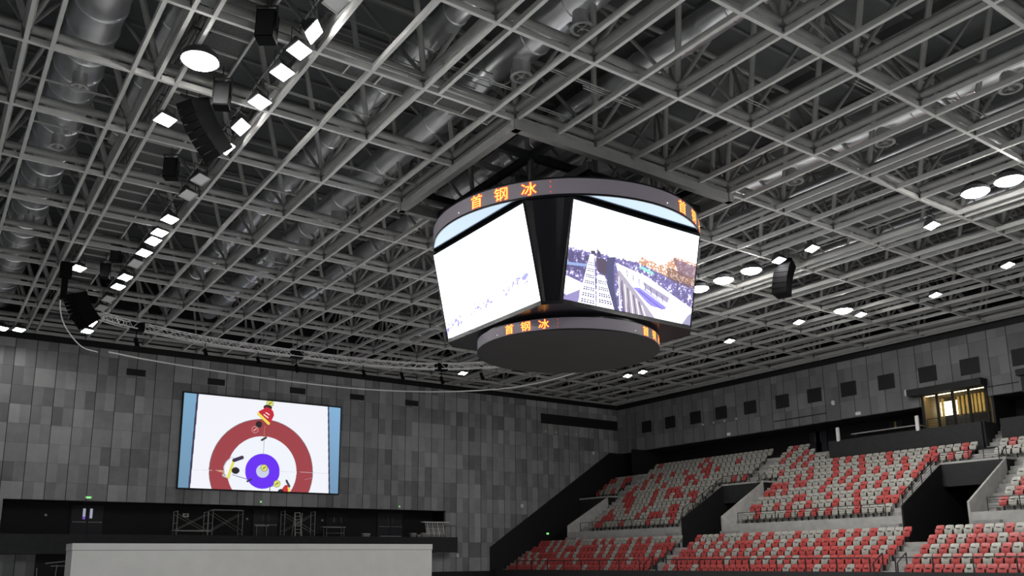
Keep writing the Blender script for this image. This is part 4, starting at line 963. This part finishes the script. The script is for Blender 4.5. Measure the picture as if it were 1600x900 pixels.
for y in (56.42, 39.68, 22.96): MB().prism(slope[:3]+[(49.72, 4.5), (46, .7)], 'y', y, y+.12).build('vomitory_parapet', 'concrete', gs)
for y in (56.55, 39.81, 23.09): MB().prism(slope, 'y', y, y+.02).build('vomitory_lining', 'black', gs)
# aisle steps
def steps(rows, fx, fz, y0, y1, rise, dep=.4):
    mb = MB()
    for i in rows: x = fx(i)+.15-dep if fx is LX else fx(i)+.15-dep; mb.box(x, y0, fz(i)-.01, x+dep, y1, fz(i)+rise/2)
    r0, r1 = rows[0], rows[-1]; o_ = fx(r0)-.25; mb.bar((o_, (y0+y1)/2, fz(r0)-.05), (fx(r1)-.05, (y0+y1)/2, fz(r1)-.03), (y1-y0)*.9, .1)
    return mb
for y0, y1 in ((59.15, YB-.1), (41.35, 42.42), (24.5, 25.62)): steps(range(1, 5), LX, LZ, y0, y1, .487).build('stair_flight', 'step', gs)
for y0, y1 in ((55.4, 56.4), (43.6, 45.05), (39.26, 39.66), (26.8, 28.1), (22.3, 22.93)): steps(range(1, 7), UX, UZ, y0, y1, .53).build('stair_flight', 'step', gs)
for y0, y1, hi in ((55.7, 57.0, 11), (41.3, 42.4, 11), (24.5, 25.6, 9)): steps(range(7, hi), UX, UZ, y0, y1, .53).build('stair_flight', 'step', gs)
for y0, y1 in ((55.0, 56.4), (38.0, 39.66), (43.5, 44.8), (26.8, 27.9), (21.4, 22.9)): MB().box(44.85, y0, .7, 45.2, y1, 1.75).build('landing_step', 'step', gs)
for i in range(9, 12):
    pass
mb = MB()
for i in range(0, 7): mb.box(53.0+.4*i, 24.3, 6.4, 53.4+.4*i+.02, 25.5, 6.44+.265*i)
mb.build('stair_flight', 'step', gs)
# dark stage-like parapets behind the right block and the lit room
o = thing('dark_parapet', 'charcoal parapet wall behind the right seating below the lit room', 'wall', (53, 31, 6.4))
MB().box(52.9, 25.62, 6.3, 53.08, 36.3, 8.0).build('front_panel', 'dark', o); MB().box(53.08, 25.5, 6.3, 54.7, 25.62, 8.0).build('return_panel', 'dark', o); MB().box(53.08, 36.2, 6.3, 55.8, 36.3, 8.0).build('return_panel', 'dark', o)
MB().box(53.08, 25.62, 7.0, 54.72, 36.2, 7.1).build('platform', 'dark', o)
o = thing('dark_parapet', 'charcoal parapet wall behind the seats at the right edge', 'wall', (53, 20, 6.4))
MB().box(52.9, YEND, 6.3, 53.08, 24.5, 8.0).build('front_panel', 'dark', o); MB().box(53.08, 24.4, 6.3, 57, 24.5, 8.0).build('return_panel', 'dark', o)
for y, l in ((35.45, 'short white upright post at the left end of the charcoal parapet'), (29.6, 'short white upright post below the lit room left corner')):
    fitting('white_post', l, 'post', (52.80, y-.11, 7.92, 52.88, y+.11, 8.9), 'plaster', ((52.88, y-.09, 7.95, 52.95, y+.09, 8.85), 'white'))
o = thing('counter', 'long grey counter top behind the charcoal parapet between the white posts', 'counter', (53.9, 32.5, 7.1))
MB().box(53.4, 29.9, 8.35, 54.3, 34.8, 8.42).build('counter_top', 'steel', o); MB().box(53.9, 30.0, 7.1, 54.2, 34.7, 8.35).build('counter_body', 'black', o)
# lit room
rm = thing('glazed_room', 'warm lit glazed room behind the parapet with yellow slats', 'room', (55, 28, 7.1))
mb = MB().box(XW+.25, 30.3, 7.1, 59.5, 30.4, 10.85); mb.box(XW+.25, 25.85, 7.1, 59.5, 25.95, 10.85); mb.box(59.4, 25.9, 7.1, 59.5, 30.4, 10.85); mb.box(XW+.2, 25.9, 10.75, 59.5, 30.35, 10.85); mb.box(XW, 25.9, 7.1, 59.5, 30.35, 7.2)
mb.build('room_shell', 'warm', rm)
MB().box(XW+.26, 25.72, 7.1, 59.6, 25.84, 10.85).build('outer_cladding', 'black', rm)
for y in (30.2, 29.2, 28.15, 27.1, 26.02): MB().box(54.78, y-.07, 7.2, 54.92, y+.07, 10.55).build('mullion', 'black', rm)
MB().box(54.84, 25.95, 7.2, 54.86, 30.3, 10.5).build('glass_front', 'glass', rm)
MB().box(54.76, 25.9, 10.45, 54.94, 30.3, 10.55).build('head_rail', 'black', rm)
MB().box(55.1, 26.0, 10.5, 55.5, 30.2, 10.56).build('cove_lamp', 'warmlamp', rm)
for y in (30.0, 29.7, 28.9, 28.62, 28.34, 27.75, 27.5, 27.25, 27.0, 26.75, 28.05): MB().box(56.4, y-.07, 9.1, 56.5, y+.07, 10.4).build('hanging_slat', 'slat', rm)
MB().box(57.2, 29.8, 9.35, 57.3, 31.0-.75, 10.3).build('bright_screen', 'roomscreen', rm)
MB().box(56.9, 28.9, 9.3, 57.0, 29.95, 10.25).build('bright_screen', 'roomscreen', rm)
for y in (28.6, 27.4): mb = MB().box(56.0, y-.5, 7.95, 56.7, y+.5, 8.0); mb.tube((56.35, y, 7.2), (56.35, y, 7.95), .04, 8); mb.build('room_table', 'slat', rm)
o = thing('canopy', 'black horizontal canopy above the lit room', 'canopy', (54.4, 28.2, 10.4)); MB().box(53.95, 25.85, 10.46, 54.79, 30.75, 10.88).build('canopy_body', 'black', o); MB().box(53.93, 25.83, 10.85, 54.79, 30.77, 10.9).build('canopy_cap', 'dark', o)
fitting('canopy_lamp', 'small pale fitting at the left end of the canopy', 'lamp', (53.95, 30.78, 10.5, 54.1, 30.85, 10.95), 'plaster', ((53.9, 30.78, 10.55, 53.95, 30.85, 10.9), 'white'))
o = thing('canopy', 'black canopy at the right edge below the last square opening', 'canopy', (54.4, 21, 10.9)); MB().box(53.95, 15, 10.62, 54.79, 23.75, 11.0).build('canopy_body', 'black', o); MB().box(54.2, 15, 9.6, 54.79, 23.6, 10.62).build('canopy_back', 'dark', o)
rail_run('black railing in front of the lit room glass', [(53.9,25.75,7.98),(53.9,29.5,7.98)], .75, 4, 4, r_=.02)
for y, x, l in ((38.73, 57.6, 'left pale vertical door glazing strip in the black concourse'), (38.25, 57.6, 'right pale vertical door glazing strip in the black concourse'), (32.3, 57.6, 'pale vertical door strip behind the counter'), (25.1, 57.6, 'pale vertical door strip right of the lit room')):
    yy = y*57.6/54.8; zz = 9.0*57.6/54.8-.2
    o = thing('door_strip', l, 'door', (x, yy, zz-.6)); MB().box(x+.05, yy-.07, zz-.45, x+.08, yy+.07, zz+.25).build('glazing', 'housing' if y > 38 else 'slat', o); MB().box(x+.08, yy-.5, zz-1.9, x+.14, yy+.5, zz+.35).build('door_leaf', 'doordark', o)

# railings of the stand
rail_run('black front rail of the left lower seating block', [(40.2,58.9,-.78),(40.2,42.7,-.78)], .70, 9, 0, r_=.024)
rail_run('black front rail of the middle lower seating block', [(40.2,41.15,-.78),(40.2,25.8,-.78)], .70, 9, 0, r_=.024)
rail_run('black front rail of the right lower seating block', [(40.2,24.4,-.78),(40.2,11,-.78)], .70, 8, 0, r_=.024)
for y, l in ((42.55,'left'), (41.3,'right'), (25.75,'left'), (24.45,'right')):
    z0 = -.78; w_ = 'middle' if y > 40 else 'right'
    rail_run('black gate post at the %s side of the %s lower aisle' % (l, 'first' if y > 40 else 'second'), [(40.45,y,-1.24),(41.3,y,-.75)], .9, 2, 0, r_=.025)
rail_run('black front rail of the left upper seating block', [(45.5,55.2,2.2),(45.5,45.9,2.2)], .72, 7, 4, r_=.018)
rail_run('black front rail of the middle upper seating block', [(45.5,38.6,2.2),(45.5,27.9,2.2)], .72, 8, 4, r_=.018)
rail_run('black front rail of the right upper seating block', [(45.5,22.2,2.2),(45.5,11,2.2)], .72, 8, 4, r_=.018)
for y, l in ((43.46,'first'), (26.72,'second')):
    rail_run('sloping black rail up the left edge of the %s vomitory' % l, [(45.3,y,2.62),(49.75,y,5.1)], .80, 5, 4, r_=.02)
    rail_run('level black rail across the head of the %s vomitory' % l, [(49.76,y,5.28),(49.76,y-3.4,5.28)], .68, 5, 4, r_=.018)
    rail_run('short sloping black rail right of the %s vomitory head' % l, [(49.3,y-3.6,4.6),(50.2,y-3.6,5.3)], .72, 2, 3, r_=.018)
rail_run('level black rail across the head of the leftmost vomitory', [(49.76,60.1,5.28),(49.76,57.0,5.28)], .68, 5, 4, r_=.018)

# ------------------------------------------------------------------ seats
def seat_meshes(colour):
    def shell(prof, w, m, taper=0., th=.03, rc=.0):
        # prof: list of (x, z, halfwidth) front surface; builds a thin curved shell of thickness th (towards +x)
        mb = MB(); n = len(prof); cols = [-1, -.85, -.4, 0, .4, .85, 1]; vs = []
        for sgn in (0, 1):
            for (x, z, hw) in prof:
                for c in cols: dip = .018*(1-c*c); vs.append((x+dip+(th if sgn else 0), c*hw, z-(rc*abs(c)**6 if z == max(q[1] for q in prof) else 0)))
        k = len(cols); fs = []
        for i in range(n-1):
            for j in range(k-1):
                a = i*k+j; fs.append((a, a+k, a+k+1, a+1)); b = a+n*k; fs.append((b, b+1, b+k+1, b+k))
        o_ = n*k
        for j in range(k-1): fs.append((j, j+1, o_+j+1, o_+j)); a = (n-1)*k+j; fs.append((a, o_+a, o_+a+1, a+1))
        for i in range(n-1): a = i*k; fs.append((a, o_+a, o_+a+k, a+k)); a = i*k+k-1; fs.append((a, a+k, o_+a+k, o_+a))
        mb.add(vs, fs, 0, True); return mb
    back = shell([(-.09, .40, .19), (-.06, .55, .215), (-.015, .68, .222), (.03, .79, .215), (.06, .845, .19)], .44, 0, rc=.02)
    pan = shell([(-.20, .30, .15), (-.215, .38, .185), (-.19, .52, .20), (-.14, .64, .205)], .42, 0, th=.04)
    slot = MB().box(-.175, -.10, .628, -.135, .10, .652)
    brk = MB(); brk.box(-.10, -.20, .40, -.04, -.17, .60); brk.box(-.10, .17, .40, -.04, .20, .60); brk.box(-.14, -.03, 0, -.04, .03, .42); brk.box(-.16, -.2, .34, -.04, .2, .38); brk.box(-.2, -.09, .0, .0, .09, .03)
    return back, pan, slot, brk
def proto_seat(colour):
    b, p, s_, k = seat_meshes(colour); m = 'seat_red' if colour == 'red' else 'seat_grey'
    t = thing('stadium_seat', colour+' folding stadium seat', 'seat', (0,0,0))
    b.build('backrest', m, t); pn_ = p.build('seat_pan', m, t); s_.build('handle_slot', 'slot', pn_); k.build('bracket', 'rail', t)
    return t, (b, p, s_, k)
seats = []   # (x, y, z, colour, label)
def add_row(block, tier, row, y_left, n, fx, fz, pattern=None, p_red=.3, pitch=.502, rtl=False, rng=random.Random(1), tiername=None):
    for i in range(n):
        y = y_left-pitch*(i+.5)
        if pattern:
            if rtl: c = pattern[n-1-i] if n-1-i < len(pattern) else None
            else: c = pattern[i] if i < len(pattern) else None
        else: c = None
        if c is None: c = 'R' if rng.random() < p_red else 'G'
        col = 'red' if c == 'R' else 'light grey'
        seats.append((fx(row), y, fz(row), col, '%s folding seat, %s from left, row %s up, %s block of %s tier' % (col, ORD[min(i,34)], ORD[row-1], block, tier)))
PB = {5:'RGGGRGGGRGRGRGGGRGGGRGRGRGRGGGR', 4:'RGRGRGRGRRRGRGRGRGRGRRRGRGRGRGR', 3:'RRRGRGRGRGRGRGRGRGRRRGRRRGRGRGR', 2:'RRRRRRRRRGRRRGRGRGRGRRRGRRRRRRR', 1:'RGRRRGRRRRRRRRRRRRRGRRRGRRRGRRR'}
PC = {5:'RGGGRGGRGRGGRG', 4:'RGRGRRRGRRGRGR', 3:'RGRGRGRGRGRGRR', 2:'RGRGRGRGRRRGRR', 1:'RRRRRRGRRRRRGR'}
PA = {5:'RRRGRGRGGGRGGGRGRGRGGGRGRGRGGGRGG', 4:'RRRRGRGRGRRRGRRRRGRGRGRRGRRRGRRRR', 3:'RGRGRRRRRGRGRGRRRRGRGRGRRGRRRGRGR', 2:'RGRGRGRGRRRRRRRGRRRRRRRGRRRGRRRRR', 1:'RRRRRRRRGRGRRGRRRRRGRRRRGRRRRRRRR'}
for r_ in range(1, 6):
    add_row('left', 'lower', r_, 59.1, 33, LX, LZ, PA[r_]); add_row('middle', 'lower', r_, 41.25, 31, LX, LZ, PB[r_])
    add_row('right', 'lower', r_, 24.4, 28, LX, LZ, PC[r_], .62)
PU = {8:'GRGGGRGGGGGRGGGRGRGRGGG', 7:'RGRGRRGGRGRGGGRGGGRGGGR', 6:'RGRGGGRGRGRGRGGGRGR', 5:'RGRGRGGGRGRGRGGGRGR'[:17], 4:'GGGGRGRGRGGGRGGG', 3:'RGRGGGRGGGRGGGR', 2:'RRRGGRGGRGGGRGGRGRGG', 1:'GGGGRGGGRGRGRGRGGGGRG'}
for r_ in range(1, 7):
    add_row('left', 'upper', r_, 55.25, 20, UX, UZ, None, .30, .506); add_row('middle', 'upper', r_, 39.2, 22, UX, UZ, PU[r_], .25, .5, True); add_row('right', 'upper', r_, 22.22, 20, UX, UZ, None, .2)
for r_ in range(7, 12):
    add_row('left', 'upper', r_, 55.6, 26, UX, UZ, None, [.28,.25,.2,.14,.12][r_-7])
    n_ = {7:31, 8:31, 9:9, 10:6, 11:4}[r_]
    add_row('middle', 'upper', r_, 41.2, n_, UX, UZ, PU.get(r_) if r_ < 9 else 'GRGGRGRGGG'[:n_], .22, .5, r_ < 9)
    if r_ < 10: add_row('corner', 'upper', r_, 60.0, 6, UX, UZ, ('RGGGRG','RGGGGR','RRGGRR')[r_-7])
    if r_ < 9: add_row('right', 'upper', r_, 24.4, 24, UX, UZ, None, .15)
vis_s = []
for s_ in seats:
    q = project((s_[0], s_[1], s_[2]+.5))
    if q[0] < 1612: vis_s.append((q[2], s_))
vis_s.sort(key=lambda t: t[0])
protos = {}; meshes = {}
for c in ('red', 'light grey'): protos[c], meshes[c] = proto_seat(c)
first = {'red': True, 'light grey': True}
for d_, s_ in vis_s[:300]:
    if first[s_[3]]: o = protos[s_[3]]; first[s_[3]] = False
    else: o = copy_tree(protos[s_[3]])
    o.location = s_[:3]; o['label'] = s_[4]; o['group'] = 'folding seats of the grandstand'
mb = MB()
for d_, s_ in vis_s[300:]:
    for part, mi in zip(meshes[s_[3]], ((0, 0, 2, 3) if s_[3] == 'red' else (1, 1, 2, 3))):
        mb.add([(v[0]+s_[0], v[1]+s_[1], v[2]+s_[2]) for v in part.v], part.f, mi, part.sm[0])
tag(mb.build('stadium_seats', ['seat_red', 'seat_grey', 'slot', 'rail']), 'more distant red and light grey folding seats filling the rest of the grandstand', 'seats', None, 'stuff')
